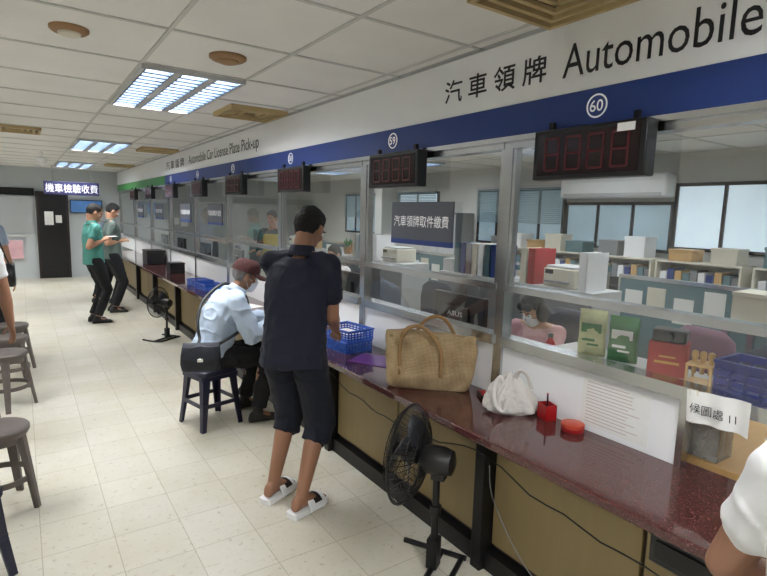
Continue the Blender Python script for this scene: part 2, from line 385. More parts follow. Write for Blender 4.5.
# plates in the windows
def plate(y,i):
    t=thing("window_sign","dark grey window sign with blue lower band and white characters","sign",(1.965,y,1.45),0,"window signs")
    part(MB().box(-.006,-.29,.03,.006,.29,.255),"plate",t,mat("sign_grey",(84,88,98),.5,var=.04),smooth=None)
    part(MB().box(-.0065,-.29,0,.0065,.29,.03),"band",t,M_blue,smooth=None)
    tt=text("汽車領牌取件繳費",(0,0,0),CR,UP,M_wink,None,w=.52,h=.068,bold=0)
    tt.parent=t;tt.location=(-.006,0,.14)
    return t
p0=plate(2.50,0)
for y in (6.55,7.95,9.7,11.4):clone(p0,(1.965,y,1.45))
# ---------------------------------------------------------------- counter
CT=.72
wt=MB().box(1.53,-1.3,CT-.035,2.06,12.4,CT);solo(wt,"counter_worktop","long glossy dark red granite counter worktop","countertop",M_gran,bev=.006)
cb=thing("service_counter","long service counter base with tan wood panels and black frame","counter",(1.75,5.5,0))
PP=[-1.2,.15,1.62,3.08,4.5,5.95,7.4,8.85,10.3,12.3]
part(MB(cb).box(1.76,-1.25,.03,1.99,12.35,.68),"body",cb,M_dwood,smooth=None)
part(MB(cb).box(1.70,-1.25,0,1.76,12.35,.09),"kick_board",cb,M_bmetal,smooth=None)
part(MB(cb).box(1.69,-1.25,.60,1.76,12.35,.684),"top_rail",cb,M_bmetal,smooth=None)
for a,b_ in zip(PP[:-1],PP[1:]):
    m=(a+b_)/2
    part(MB(cb).box(1.735,a+.035,.12,1.76,m-.008,.59),"panel",cb,M_tan,bev=.003,smooth=None)
    part(MB(cb).box(1.735,m+.008,.12,1.76,b_-.035,.59),"panel",cb,M_tan,bev=.003,smooth=None)
for y in PP:
    part(MB(cb).box(1.665,y-.03,0,1.76,y+.03,.684),"post",cb,M_bmetal,bev=.004,smooth=None)
random.seed(5)
pts=[]
for k in range(60):
    y=.2+k*.08;ph=((y-1.62)/1.46)%1;pts.append((1.655-.006*math.sin(k),y,.585-.10*4*ph*(1-ph)+.008*math.sin(k*1.7)))
solo(MB().tube(pts,.003,6),"power_cable","thin dark cable slung along the counter front","cable",M_black,smooth=True)
pts=[(1.655,1.55,.54),(1.64,1.5,.40),(1.64,1.3,.20),(1.64,1.0,.10),(1.63,.7,.03),(1.60,.5,.012)]
def smoothpts(P,n=6):
    P=[V(p) for p in P];o=[]
    for i in range(len(P)-1):
        p0=P[max(i-1,0)];p1=P[i];p2=P[i+1];p3=P[min(i+2,len(P)-1)]
        for k in range(n):
            t=k/n;o.append(.5*((2*p1)+(p2-p0)*t+(2*p0-5*p1+4*p2-p3)*t*t+(3*p1-p0-3*p2+p3)*t**3))
    o.append(P[-1]);return o
solo(MB().tube(smoothpts(pts),.0025,6),"power_cable","grey cable drooping down to the floor by the counter","cable",M_grey,smooth=True)
t=thing("drawer_box","black metal box mounted under the counter edge","box",(1.62,.66,.58))
part(MB().box(-.06,-.12,0,.06,.12,.104),"body",t,M_black,bev=.005)
part(MB().box(-.068,-.1,.02,-.06,.1,.08),"front",t,M_bmetal,bev=.002)
# ---------------------------------------------------------------- far wall
dd=MB();dd.box(.34,14.12,0,.88,14.2,1.9);dd.mi=1;dd.box(.30,14.10,0,.34,14.2,1.94).box(.88,14.10,0,.92,14.2,1.94).box(.30,14.10,1.9,.92,14.2,1.94)
dd.mi=2;dd.box(.45,14.115,1.2,.62,14.121,1.5).box(.66,14.115,1.25,.78,14.121,1.42)
struct(dd,"door_1",[M_black,M_dwood,M_paper])
b=MB()
for i in range(16):b.box(-3.1,14.17,1.02+i*.05,.24,14.2,1.055+i*.05)
b.box(-3.1,14.15,.93,.28,14.2,.99)
struct(b,"trim_3",M_lgrey)
b=MB();b.box(-3.1,14.14,1.84,.28,14.2,2.0);b.box(-.62,14.15,0,-.58,14.2,1.84);struct(b,"trim_4",M_bmetal)
hs=thing("hanging_sign","dark blue hanging sign with white characters","sign",(.93,13.0,1.86))
part(MB().box(-.5,-.03,0,.5,.03,.27),"board",hs,mat("sign_indigo",(40,40,86),.5),bev=.004)
tt=text("機車檢驗收費",(0,0,0),(1,0,0),UP,M_wink,None,w=.95,h=.18,bold=0);tt.parent=hs;tt.location=(0,-.031,.135)
part(MB().cyl((-.35,0,.26),(-.35,0,.6),.006),"rod",hs,M_steel)
part(MB().cyl((.35,0,.26),(.35,0,.6),.006),"rod",hs,M_steel)
tv=thing("wall_television","black wall television with a dim blue screen","television",(1.28,14.16,1.48))
part(MB().box(-.33,-.05,0,.33,.03,.30),"housing",tv,M_black,bev=.005)
part(MB().box(-.31,-.053,.02,.31,-.05,.28),"screen",tv,M_screen,smooth=None)
solo(MB().box(-.35,14.13,.45,.02,14.2,.85),"poster","pink and white poster on the far wall","poster",mat("poster_pink",(214,170,176),.7,var=.3,vs=7))
# ---------------------------------------------------------------- stools
def stool(loc,m,lab,grp,rz=0.3):
    t=thing("plastic_stool",lab,"stool",loc,rz,grp)
    part(MB().rev((0,0,.41),(0,0,1),[(0,.145),(.02,.155),(.035,.155),(.043,.148),(.046,.12),(.040,.09),(.040,.001)],32),"seat",t,m)
    for k in range(4):
        a=math.pi/4+k*math.pi/2;c,s_=math.cos(a),math.sin(a)
        rs=[]
        for z,rr,w,th in ((.425,.12,.06,.02),(.2,.155,.046,.018),(.0,.185,.036,.016)):
            o=V((c*rr,s_*rr,z));tn=V((-s_,c,0));ra=V((c,s_,0))
            rs.append([o+tn*w/2+ra*th/2,o+tn*w*.3+ra*th,o-tn*w*.3+ra*th,o-tn*w/2+ra*th/2,o-tn*w/2-ra*th/2,o+tn*w/2-ra*th/2])
        part(MB().rings(rs),"leg",t,m,smooth=None)
    part(MB().rings([[V((math.cos(x)*rr,math.sin(x)*rr,z)) for rr,z in ((.158,.16),(.158,.19),(.148,.19),(.148,.16))] for x in [2*math.pi*i/32 for i in range(32)]],closed=True),"brace_ring",t,m)
    part(MB().rev((0,0,.375),(0,0,1),[(0,.128),(.04,.135)],32,caps=False),"apron",t,m)
    return t
def sup(c,w,d,p,n):
    o=[]
    for i in range(n):
        t_=2*math.pi*i/n;cx,sy=math.cos(t_),math.sin(t_);o.append(c+V((w*abs(cx)**p*(1 if cx>0 else -1),d*abs(sy)**p*(1 if sy>0 else -1),0)))
    return o
def sqstool(loc,m,lab,grp,rz):
    t=thing("plastic_stool",lab,"stool",loc,rz,grp)
    part(MB().rings([sup(V((0,0,z)),w,w,.35,40) for z,w in ((.405,.15),(.41,.158),(.44,.16),(.45,.15),(.45,.12),(.443,.11),(.443,.01))]),"seat",t,m,smooth='auto')
    for sx in (-1,1):
        for sy in (-1,1):
            rs=[]
            for z,o_,w in ((.41,.138,.062),(.2,.152,.045),(0,.172,.034)):
                c=V((sx*o_,sy*o_,z));rs.append([c,c+V((-sx*w,0,0)),c+V((-sx*w,-sy*.012,0)),c+V((-sx*.012,-sy*.012,0)),c+V((-sx*.012,-sy*w,0)),c+V((0,-sy*w,0))])
            part(MB().rings(rs),"leg",t,m,smooth=None)
    b=MB()
    for sx in (-1,1):b.box(sx*.145-.006,-.14,.375,sx*.145+.006,.14,.41).box(-.14,sx*.145-.006,.375,.14,sx*.145+.006,.41)
    part(b,"apron",t,m,smooth=None)
    b=MB()
    for sx in (-1,1):b.box(sx*.150-.005,-.15,.17,sx*.150+.005,.15,.20).box(-.15,sx*.150-.005,.17,.15,sx*.150+.005,.20)
    part(b,"brace",t,m,smooth=None)
    return t
G="plastic stools along the hall"
s1=stool((-.17,3.35,0),M_stoolg,"taupe round plastic stool with splayed legs",G)
clone(s1,(-.16,5.1,0),.8);clone(s1,(-.15,5.7,0),.1);clone(s1,(-.14,6.3,0),.5)
s2=sqstool((1.14,3.98,0),M_navyp,"navy blue square plastic stool the capped man sits on",G,.25)
clone(s2,(-.33,2.72,0),.6,"navy blue plastic stool standing beside a taupe stool")
# ---------------------------------------------------------------- floor fan
def fan(loc,ang,lab):
    t=thing("floor_fan",lab,"fan",loc,ang,"floor fans")
    b=MB()
    b.tube(smoothpts([(-.05,-.10,.014),(-.20,-.10,.014),(-.27,-.04,.014),(-.27,.10,.014),(-.25,.22,.014)],5),.013,8).tube([(.13,-.12,.014),(.13,.2,.014)],.013,8)
    b.tube([(-.27,.0,.016),(.13,.0,.016)],.014,8).tube([(-.05,-.10,.014),(.13,-.10,.014)],.013,8)
    part(b,"base",t,M_bmetal)
    part(MB().cyl((0,0,.01),(0,0,.48),.016).cyl((0,0,.28),(0,0,.32),.026).cb((0,0,.09),(.06,.05,.14)),"pole",t,M_bmetal)
    part(MB().rev((0,-.08,.535),(0,1,0),[(0,.03),(.01,.055),(.05,.066),(.12,.066),(.15,.05),(.16,.02)],20).cb((0,-.01,.48),(.05,.06,.06)),"motor_housing",t,M_black)
    c=V((0,.145,.535));Rr=.225
    b=MB()
    b.tube(arc(c,Rr,0,2*math.pi*39/40,39,(1,0,0),(0,0,1)),.007,6,closed=True)
    for k in range(48):
        a=2*math.pi*k/48;dx,dz=math.cos(a),math.sin(a)
        b.tube([c+V((dx*.04,.065,dz*.04)),c+V((dx*.13,.06,dz*.13)),c+V((dx*.195,.035,dz*.195)),c+V((dx*Rr,0,dz*Rr))],.0018,4)
        b.tube([c+V((dx*.04,-.08,dz*.04)),c+V((dx*.13,-.07,dz*.13)),c+V((dx*.195,-.04,dz*.195)),c+V((dx*Rr,0,dz*Rr))],.0018,4)
    for rr,yy in ((.10,.062),(.17,.044)):
        b.tube(arc(c+V((0,yy,0)),rr,0,2*math.pi*31/32,31,(1,0,0),(0,0,1)),.002,5,closed=True)
        b.tube(arc(c-V((0,yy+.01,0)),rr,0,2*math.pi*31/32,31,(1,0,0),(0,0,1)),.002,5,closed=True)
    b.rev(c+V((0,.06,0)),(0,1,0),[(0,.045),(.008,.04),(.01,.001)],20)
    part(b,"guard",t,M_bmetal)
    b=MB();b.rev(c+V((0,-.06,0)),(0,1,0),[(0,.02),(.01,.038),(.08,.038),(.09,.02)],18)
    part(b,"hub",t,M_black)
    for k in range(3):
        a0=k*2*math.pi/3+.4;rs=[]
        for i in range(7):
            r_=.03+.155*i/6;w=.35+.35*math.sin(math.pi*i/6)*.6
            A=a0-w+.25*i/6;B=a0+w+.25*i/6
            pa=c+V((r_*math.cos(A),-.03,r_*math.sin(A)));pm=c+V((r_*math.cos((A+B)/2),-.008,r_*math.sin((A+B)/2)));pb=c+V((r_*math.cos(B),.025,r_*math.sin(B)))
            n=V((0,.003,0));rs.append([pa,pm,pb,pb+n,pm+n,pa+n])
        part(MB().rings(rs),"blade",t,mat("fan_blade_grey",(66,68,72),.35,.2),smooth=True)
    return t
f1=fan((1.495,1.715,0),rad(30),"black pedestal floor fan with round wire guard by the counter")
f2=clone(f1,(1.46,6.95,0),rad(38),"black pedestal floor fan standing further along the counter");f2.scale=(.85,.85,.85)
# ---------------------------------------------------------------- people
def fuse(mb,vox,it=4):
    me=mb.mesh("tmp");o=bpy.data.objects.new("tmp",me)
    m=o.modifiers.new("r",'REMESH');m.mode='VOXEL';m.voxel_size=vox
    s=o.modifiers.new("s",'SMOOTH');s.factor=.5;s.iterations=it
    return bake(o)
def ik(a,b,l1,l2,pole):
    d=b-a;L=min(d.length,.998*(l1+l2));d.normalize();x=(l1*l1-l2*l2+L*L)/(2*L);h=math.sqrt(max(l1*l1-x*x,0))
    p=pole-d*pole.dot(d);p.normalize();return a+d*x+p*h,a+d*L
def ering(c,w,d,rt,fw,n=20):return [c+rt*(w*math.cos(2*math.pi*i/n))+fw*(d*math.sin(2*math.pi*i/n)) for i in range(n)]
def wrinkle(me,amp,sc):
    ns=[v.normal.copy() for v in me.vertices]
    for v,nm in zip(me.vertices,ns):
        c=v.co;n_=noise.noise(V((c.x*sc,c.y*sc,c.z*sc*.6)))+.5*noise.noise(V((c.x*sc*2,c.y*sc*2,c.z*sc*1.3)))
        q=noise.noise(V((c.x*sc*.8+3,c.y*sc*.8,c.z*sc*1.1)));t_=max(0,1-abs(q)*5);n_+=.55*t_*t_*(3-2*t_)
        v.co=c+nm*n_*amp
def person(label,loc,face,H=1.7,z0=0,pel=None,chest=None,neck=None,head=None,hy=0,hp=0,feet=None,hands=None,poles=None,
           shirt=None,sleeve=.5,pants=None,hem=1.0,shoe=None,slides=False,skin=None,hair=None,hairlong=False,mask=None,cap=None,vox=.008,
           collar=None,loose=0,hemdrop=.08,build=1,curl=.5,vest=None,sd=.06,wr_=.007,legw=0,aw=0):
    k=H/1.7;a=math.atan2(-face[0],face[1])
    root=thing("person",label,"person",(loc[0],loc[1],0),a)
    W=(Matrix.Translation((loc[0],loc[1],0))@Matrix.Rotation(a,4,'Z')).inverted()
    P=V(pel or (0,0,.93))*1;C=V(chest or (0,0,1.25));Nk=V(neck or (0,-.01,1.435));Hd=V(head or (0,.03,1.585))
    if z0==0 and pel is None:P*=k;C*=k;Nk*=k;Hd*=k
    up=(Nk-C).normalized();rt=V((1,0,0));fw=up.cross(rt)*1.0
    sh=[Nk+rt*(sx*.172*k*build)-up*sd for sx in (1,-1)]
    hip=[P+V((sx*.088*k*build,0,-.03)) for sx in (1,-1)]
    if feet:ank=[W@V((q[0],q[1],q[2] if len(q)>2 else .085)) for q,_ in feet];fd=[(W.to_3x3()@V((q[0],q[1],0))).normalized() for _,q in feet]
    else:ank=[V((sx*.09,-.01,.085)) for sx in (1,-1)];fd=[V((sx*.15,1,0)).normalized() for sx in (1,-1)]
    if hands:hn=[W@V(q) for q in hands]
    else:hn=[V((sx*.26,.06,.80*k)) for sx in (1,-1)]
    knee=[];
    for i in range(2):
        j,e=ik(hip[i],ank[i],.43*k,.43*k,fd[i]*1+V((0,.3,0)));knee.append(j)
    elb=[];wr=[]
    for i,sx in enumerate((1,-1)):
        pl=V(poles[i]) if poles else V((sx*.5,-.7,-.6))
        j,e=ik(sh[i],hn[i],.29*k,.25*k,pl);elb.append(j);wr.append(e)
    b=MB()
    def trunk(b,inf,prof):
        rs=[]
        for kk,w,d in prof:
            if kk<=1:c=P.lerp(C,kk)
            else:c=C.lerp(Nk,kk-1)
            ax=(C-P).normalized() if kk<1 else up
            fv=ax.cross(rt).normalized()*-1
            rs.append(ering(c,(w+inf)*k*build,(d+inf)*k*build,rt,fv))
        b.rings(rs)
    trunk(b,0,[(-.3,.08,.07),(-.18,.145,.105),(.05,.155,.112),(.45,.138,.1),(.9,.158,.115),(1.3,.16,.108),(1.6,.135,.085),(1.85,.08,.065)])
    for i in range(2):
        b.cap(Nk-up*.03+rt*(.05 if i==0 else -.05),.045*k,sh[i],.054*k)
        b.cap(sh[i],.054*k,elb[i],.04*k);m_=elb[i].lerp(wr[i],.3)
        b.cap(elb[i],.04*k,m_,.041*k);b.cap(m_,.041*k,wr[i],.026*k)
        b.cap(hip[i],.09*k,knee[i],.056*k);m_=knee[i].lerp(ank[i],.32)
        bk=fd[i]*-.014
        b.cap(knee[i],.053*k,m_+bk,.054*k);b.cap(m_+bk,.054*k,ank[i],.033*k)
        # hand
        f_=(wr[i]-elb[i]).normalized();sx=1 if i==0 else -1
        n_=V((-sx*.5,0,-.85));n_=(n_-f_*n_.dot(f_)).normalized();s_=f_.cross(n_).normalized()
        inn=s_ if s_.dot(V((-sx,.4,0)))>0 else -s_   # thumb side
        rs=[]
        for t_,w,d in ((-.01,.026,.02),(.02,.034,.017),(.05,.041,.015),(.085,.041,.012),(.095,.036,.008)):
            rs.append(ering(wr[i]+f_*t_*k,w*k,d*k,s_,n_,14))
        b.rings(rs)
        for q,(off,ln) in enumerate(((-.03,.068),(-.01,.078),(.011,.073),(.031,.056))):
            p=wr[i]+f_*(.085*k)-inn*off*k*1.0;dr=(f_-inn*off*1.5).normalized();cu=abs(curl)
            for g_ in range(3):
                an=cu*(.45+.55*g_);dd_=(dr*math.cos(an)+n_*math.sin(an));q2=p+dd_*ln*k*(.42,.32,.26)[g_]
                b.cap(p,.0095-.0008*g_,q2,.009-.001*g_,8);p=q2
        p=wr[i]+f_*.025*k+inn*.026*k
        for g_,ln in enumerate((.035,.03,.024)):
            dd_=(f_*(.6+.25*g_)+inn*(.8-.3*g_)+n_*.35).normalized();q2=p+dd_*ln*k;b.cap(p,.012-.001*g_,q2,.011-.001*g_,8);p=q2
        # foot
        sv=V((0,0,1)).cross(fd[i]);zb=ank[i].z-.085+(.028 if slides else .012);rs=[]
        for t_,w,h in ((-.06,.022,.02),(-.045,.032,.036),(0,.034,.048),(.05,.038,.034),(.10,.044,.024),(.145,.043,.017),(.165,.03,.012)):
            c=V((ank[i].x,ank[i].y,zb+h))+fd[i]*t_*k;rs.append(ering(c,w*k,h,sv,V((0,0,1)),14))
        b.rings(rs)
        if slides:
            for q in range(5):
                o=(-.034+.017*q);big=(o>0)==(i==0) and abs(o)>.03
                c=V((ank[i].x,ank[i].y,zb+.012))+fd[i]*(.155-.25*abs(o+(.02 if i==0 else -.02)))+sv*o
                b.cap(c-fd[i]*.02,.011,c+fd[i]*.012,.0125 if big else .009,8)
    # head
    HM=Matrix.Translation(Hd)@Matrix.Rotation(hy,4,'Z')@Matrix.Rotation(-hp,4,'X')@Matrix.Scale(k*1.0,4)
    HR=HM.to_3x3();hr=HR.normalized()
    def he(b,c,r_,seg=18,rn=12):
        b.ell(HM@V(c),tuple(x*k for x in r_),hr,seg,rn)
    he(b,(0,-.012,.022),(.074,.092,.088));he(b,(0,.018,-.042),(.058,.066,.07));he(b,(0,.058,-.096),(.026,.022,.02))
    he(b,(0,.074,.03),(.05,.016,.011));b.cap(HM@V((0,.08,.008)),.008*k,HM@V((0,.1,-.026)),.0125*k)
    he(b,(0,.088,-.03),(.018,.012,.009));he(b,(0,.08,-.06),(.024,.01,.009))
    for sx in (1,-1):
        he(b,(sx*.036,.055,-.025),(.025,.026,.022));he(b,(sx*.080,-.004,-.010),(.011,.021,.032))
    b.cap(Nk-up*.03,.056*k,HM@V((0,-.02,-.06)),.052*k)
    me=fuse(b,vox,3);setm(me,skin);o=mkobj(me,"body",root);shade(o,True)
    # face
    for sx in (1,-1):
        e=MB();e.ell(HM@V((sx*.031,.078,.008)),(.014*k,.0085*k,.0075*k),hr,12,8);e.mi=1;e.ell(HM@V((sx*.031,.0855,.008)),(.006*k,.003*k,.006*k),hr,10,6)
        part(e,"eye",root,[M_white,M_black],smooth=True)
        e=MB();e.ell(HM@V((sx*.033,.087,.031)),(.019*k,.006*k,.004*k),hr,10,6);part(e,"eyebrow",root,hair,smooth=True)
    if not mask:
        e=MB();e.ell(HM@V((0,.0875,-.06)),(.023*k,.006*k,.007*k),hr,12,6);part(e,"mouth",root,mat("lip_tone",(160,96,88),.5),smooth=True)
    # hair
    e=MB();seg,rn=96,72;rs=[]
    o0=V((0,-.014,.022))
    for i in range(rn+1):
        t_=min(max(math.pi*i/rn,.03),math.pi-.03);ring=[]
        for q in range(seg):
            an=2*math.pi*q/seg;v=V((.081*math.sin(t_)*math.cos(an),.100*math.sin(t_)*math.sin(an),-.100*math.cos(t_)))+o0
            lim=-.085 if v.y<-.05 else (-.085+(v.y+.05)*1.1 if v.y<.02 else -.008+(v.y-.02)*1.9)
            d_=v.z-lim-.010*noise.noise(V((v.x*60,v.y*60,3)))
            ear=abs(v.x)>.06 and abs(v.y+.004)<.022 and v.z<.018
            if ear:d_=min(d_,v.z-.018)
            f1=max(0,min(1,d_/.006));f2=max(0,min(1,d_/.055))**.7;nn=noise.noise(V((v.x*130,v.y*130,v.z*60)))*.055+noise.noise(v*30)*.05
            s_=.86+f1*.055+f2*(.085+nn+.05*max(0,min(1,(v.z-.04)/.05)))
            ring.append(HM@(o0+(v-o0)*s_))
        rs.append(ring)
    e.rings(rs)
    if hairlong:
        he(e,(0,-.07,-.05),(.075,.045,.09));he(e,(.072,-.01,-.03),(.024,.06,.08));he(e,(-.072,-.01,-.03),(.024,.06,.08));he(e,(.03,.062,.072),(.04,.034,.03));he(e,(-.03,.062,.072),(.04,.034,.03))
    part(e,"hair",root,hair,smooth=True)
    if mask:
        e=MB();rs=[]
        for z_,w,y_ in ((.0,.038,.094),(-.025,.056,.108),(-.055,.058,.106),(-.085,.05,.098),(-.11,.034,.082)):
            rs.append([HM@V((w*math.sin(q_),y_-.055*(1-math.cos(q_))-dy,z_)) for dy in (0,.006) for q_ in ([(-1.5+3*j/12) for j in range(13)] if dy==0 else [(1.5-3*j/12) for j in range(13)])])
        e.rings(rs)
        for sx in (1,-1):e.tube([HM@V((sx*.054,.05,-.02)),HM@V((sx*.082,0,-.005))],.0018,5).tube([HM@V((sx*.05,.045,-.09)),HM@V((sx*.08,-.005,-.03))],.0018,5)
        part(e,"face_mask",root,mask,smooth=True)
    if cap:
        e=MB();rs=[]
        for i in range(11):
            t_=i/10*math.pi/2;rr=math.cos(t_)**.65 if i<10 else 0;z_=.030+.105*math.sin(t_)
            rs.append([HM@V((.094*max(rr,.02)*math.cos(an),-.014+.112*max(rr,.02)*math.sin(an),z_+.012*max(0,math.sin(an))*math.sin(2*t_))) for an in [2*math.pi*q/32 for q in range(32)]])
        e.rings(rs);rs=[]
        for i in range(13):
            q_=-1.15+2.3*i/12
            ri=V((.090*math.sin(q_),-.014+.107*math.cos(q_),.036));ro_=V((.098*math.sin(q_),.02+.175*math.cos(q_),.026-.022*abs(math.sin(q_))))
            rs.append([HM@ri,HM@ro_,HM@(ro_+V((0,0,.005))),HM@(ri+V((0,0,.010)))])
        e.rings(rs);he(e,(0,-.014,.136),(.009,.009,.006))
        part(e,"cap",root,cap,smooth='auto')
    # shirt
    g=.014+loose;b=MB()
    trunk(b,g,[(-hemdrop/.32,.160,.120),(-.1,.158,.118),(.2,.152,.115),(.5,.147,.112),(.9,.158,.118),(1.3,.158,.11),(1.6,.135,.088),(1.83,.07,.058)])
    for i in range(2):
        b.cap(Nk-up*.045+rt*(.05 if i==0 else -.05),.046*k+g*.4,sh[i],.054*k+g*.4+aw*.5)
        if sleeve<=1:
            en=sh[i].lerp(elb[i],sleeve);b.cap(sh[i],.054*k+g*.4+aw*.5,en-(elb[i]-sh[i]).normalized()*.02,.046*k+g*.5+aw)
            dr=(elb[i]-sh[i]).normalized();b.rev(en-dr*.05,dr,[(0,.046*k+g*.5+aw),(.05,.047*k+g*.6+aw)],18)
        else:
            b.cap(sh[i],.054*k+g*.5,elb[i],.048*k+g*.7);b.cap(elb[i],.048*k+g*.7,elb[i].lerp(wr[i],.93),.036*k+g*.5)
    me=fuse(b,.008,7);wrinkle(me,wr_,11);setm(me,shirt);o=mkobj(me,"shirt",root);shade(o,True)
    if collar:
        e=MB();c=Nk+up*.004
        e.rings([ering(c+up*z_+V((0,.004,0)),w,w*1.0,rt,up.cross(rt)*-1,20) for z_,w in ((-.025,.082),(.0,.072),(.03,.066),(.033,.06),(-.0,.058))],closed=True)
        part(e,"collar",root,collar,smooth=True)
    if vest:
        b=MB();trunk(b,g+.012,[(-.1,.172,.125),(.2,.155,.115),(.5,.148,.112),(.9,.162,.118),(1.3,.15,.108),(1.5,.12,.095)]);me=fuse(b,.012,4);setm(me,vest);o=mkobj(me,"vest",root);shade(o,True)
    # trousers
    b=MB();trunk(b,.010,[(-.36,.07,.07),(-.24,.14,.105),(-.05,.150,.115),(.12,.146,.112),(.2,.138,.105)])
    for i in range(2):
        b.cap(hip[i],.098*k+legw*.3,knee[i],.070*k+legw)
        if hem>0:
            en=knee[i].lerp(ank[i],hem*.93);dr=(ank[i]-knee[i]).normalized()
            b.cap(knee[i],.070*k+legw,en-dr*.04,.058*k+legw);b.rev(en-dr*.06,dr,[(0,.06*k+legw),(.06,.062*k+legw)],16)
    me=fuse(b,.008,6);wrinkle(me,wr_,10);setm(me,pants);o=mkobj(me,"trousers" if hem>.5 else "shorts",root);shade(o,True)
    for i in range(2):
        sv=V((0,0,1)).cross(fd[i]);zb=ank[i].z-.085
        if slides:
            e=MB();rs=[]
            for t_,w in ((-.08,.02),(-.07,.038),(0,.042),(.06,.048),(.13,.055),(.17,.047),(.195,.02)):
                c=V((ank[i].x,ank[i].y,zb))+fd[i]*t_;rs.append([c+sv*w,c-sv*w,c-sv*w*1.04+V((0,0,.03)),c+sv*w*1.04+V((0,0,.03))])
            e.rings(rs)
            for m_i,(ta,tb_,o1) in enumerate(((.02,.145,.010),(.060,.115,.0130))):
                rs=[];e.mi=m_i
                for j in range(13):
                    an=math.pi*j/12;ring=[]
                    for t_ in (ta,tb_):
                        for o_ in (0,o1):
                            hh=.064-.018*(t_-.02)/.125;c=V((ank[i].x,ank[i].y,zb+.012))+fd[i]*t_+sv*math.cos(an)*(.05+o_)+V((0,0,math.sin(an)*(hh+o_)));ring.append(c)
                    rs.append([ring[0],ring[1],ring[3],ring[2]])
                if m_i: rs=rs[2:11]
                e.rings(rs)
            part(e,"slide_sandal",root,[M_white,M_black],smooth='auto')
        else:
            e=MB();rs=[]
            for t_,w,h in ((-.075,.02,.02),(-.06,.036,.04),(0,.038,.052),(.05,.042,.038),(.11,.048,.029),(.165,.043,.023),(.19,.02,.014)):
                c=V((ank[i].x,ank[i].y,zb+h))+fd[i]*t_*k;rs.append(ering(c,w*k,h,sv,V((0,0,1)),14))
            e.rings(rs);e.cap(V(ank[i])-V((0,0,.03)),.042*k,V(ank[i])+V((0,0,.0)),.042*k)
            me=fuse(e,.009,2);setm(me,shoe);o=mkobj(me,"shoe",root);shade(o,True)
    return root,W
SK=mat("skin_tone",(184,138,110),.5,var=.05);SK2=mat("skin_tan",(150,108,84),.5,var=.05)
HB=mat("black_hair",(18,16,16),.65,var=.3,vs=80,bump=1,bs=220,stretch=(1,1,.4));HG=mat("grey_hair",(110,106,104),.6,var=.2,vs=60)
NAVY=mat("navy_polo_cloth",(22,25,44),.85,var=.12,bump=.2,bs=9);NAVY2=mat("navy_shorts_cloth",(18,21,34),.9,var=.12,bump=.2,bs=9)
PALE=mat("pale_blue_shirt_cloth",(190,206,226),.8,var=.04,bump=.3,bs=9);BLK=mat("black_trouser_cloth",(22,22,26),.9,var=.2,bump=.3,bs=9)
TEALS=mat("teal_polo_cloth",(76,144,134),.8,bump=.3,bs=8);GRS=mat("grey_green_polo_cloth",(88,102,98),.8,bump=.3,bs=8)
WHT=mat("white_tshirt_cloth",(216,216,216),.85,var=.04,bump=.2,bs=8);LBL=mat("light_blue_cloth",(150,166,186),.85,bump=.3,bs=8)
PINK=mat("pink_blouse_cloth",(200,156,158),.8,bump=.3,bs=9);DKS=mat("dark_jacket_cloth",(38,40,46),.8,bump=.3,bs=9);YEL=mat("yellow_vest_cloth",(186,166,56),.8,bump=.3)
MSK=mat("face_mask_white",(216,224,230),.8,var=.03);MAR=mat("maroon_cap_cloth",(66,28,28),.85,bump=.3);SHB=mat("black_shoe_leather",(24,22,22),.45)
BRN=mat("brown_cloth",(56,50,50),.9,bump=.3,bs=9)
# standing man in navy
person("man in navy polo, cropped shorts and white slides standing at counter",(1.2,2.6),(.75,.65),H=1.66,z0=1,
 pel=(.0,-.01,.90),chest=(.01,.02,1.21),neck=(.02,.045,1.41),head=(.035,.12,1.535),hy=-.2,hp=.55,
 feet=[((1.18,2.46),(.93,.37)),((1.11,2.68),(.85,.5))],hands=[(1.50,2.68,.95),(1.42,2.90,.93)],poles=[(.25,-.8,-.6),(-.3,-.8,-.6)],
 shirt=NAVY,sleeve=.66,pants=NAVY2,hem=.29,slides=True,skin=SK2,hair=HB,vox=.0062,collar=NAVY,loose=.012,hemdrop=.11,build=1.02,legw=.017,wr_=.008)
# seated man
SL=(1.15,4.0);SF=(.95,-.12)
sm,Wm=person("seated man in maroon cap, pale blue shirt and face mask",SL,SF,H=1.66,z0=1,
 pel=(0,0,.56),chest=(0,.10,.86),neck=(0,.20,1.015),head=(0,.275,1.125),hy=-.05,hp=.35,
 feet=[((1.45,3.80),(1,-.1)),((1.46,4.14),(1,.1))],hands=[(1.60,3.84,.775),(1.62,4.12,.775)],
 shirt=PALE,sleeve=1.5,pants=BLK,hem=1,shoe=SHB,skin=SK2,hair=HG,mask=MSK,cap=MAR,vox=.0075,collar=PALE,loose=.018,curl=.35,wr_=.012)
person("man in teal polo and dark trousers looking down at papers",(.82,8.4),(.9,.2),H=1.66,hp=.6,hands=[(.93,8.30,1.17),(.93,8.44,1.17)],poles=[(.2,-.5,-1),(-.2,-.5,-1)],
 shirt=TEALS,sleeve=.6,pants=BLK,hem=1,shoe=SHB,skin=SK,hair=HB,collar=TEALS)
person("man in grey polo and dark trousers holding papers at the counter",(1.15,9.15),(1,.05),H=1.68,hp=.6,hands=[(1.27,9.08,1.12),(1.27,9.22,1.12)],poles=[(.2,-.5,-1),(-.2,-.5,-1)],
 shirt=GRS,sleeve=.6,pants=BLK,hem=1,shoe=SHB,skin=SK,hair=HB,collar=GRS)
person("man in a pale grey shirt waiting behind the two men",(1.06,10.2),(.7,-.6),H=1.66,hp=.2,shirt=LBL,sleeve=.6,pants=BLK,hem=1,shoe=SHB,skin=SK,hair=HB)
solo(MB().box(-.06,-.1,0,.06,.1,.002),"paper_sheet","white papers held by the man in teal","paper",M_paper,loc=(1.06,8.38,1.22),rz=.1)
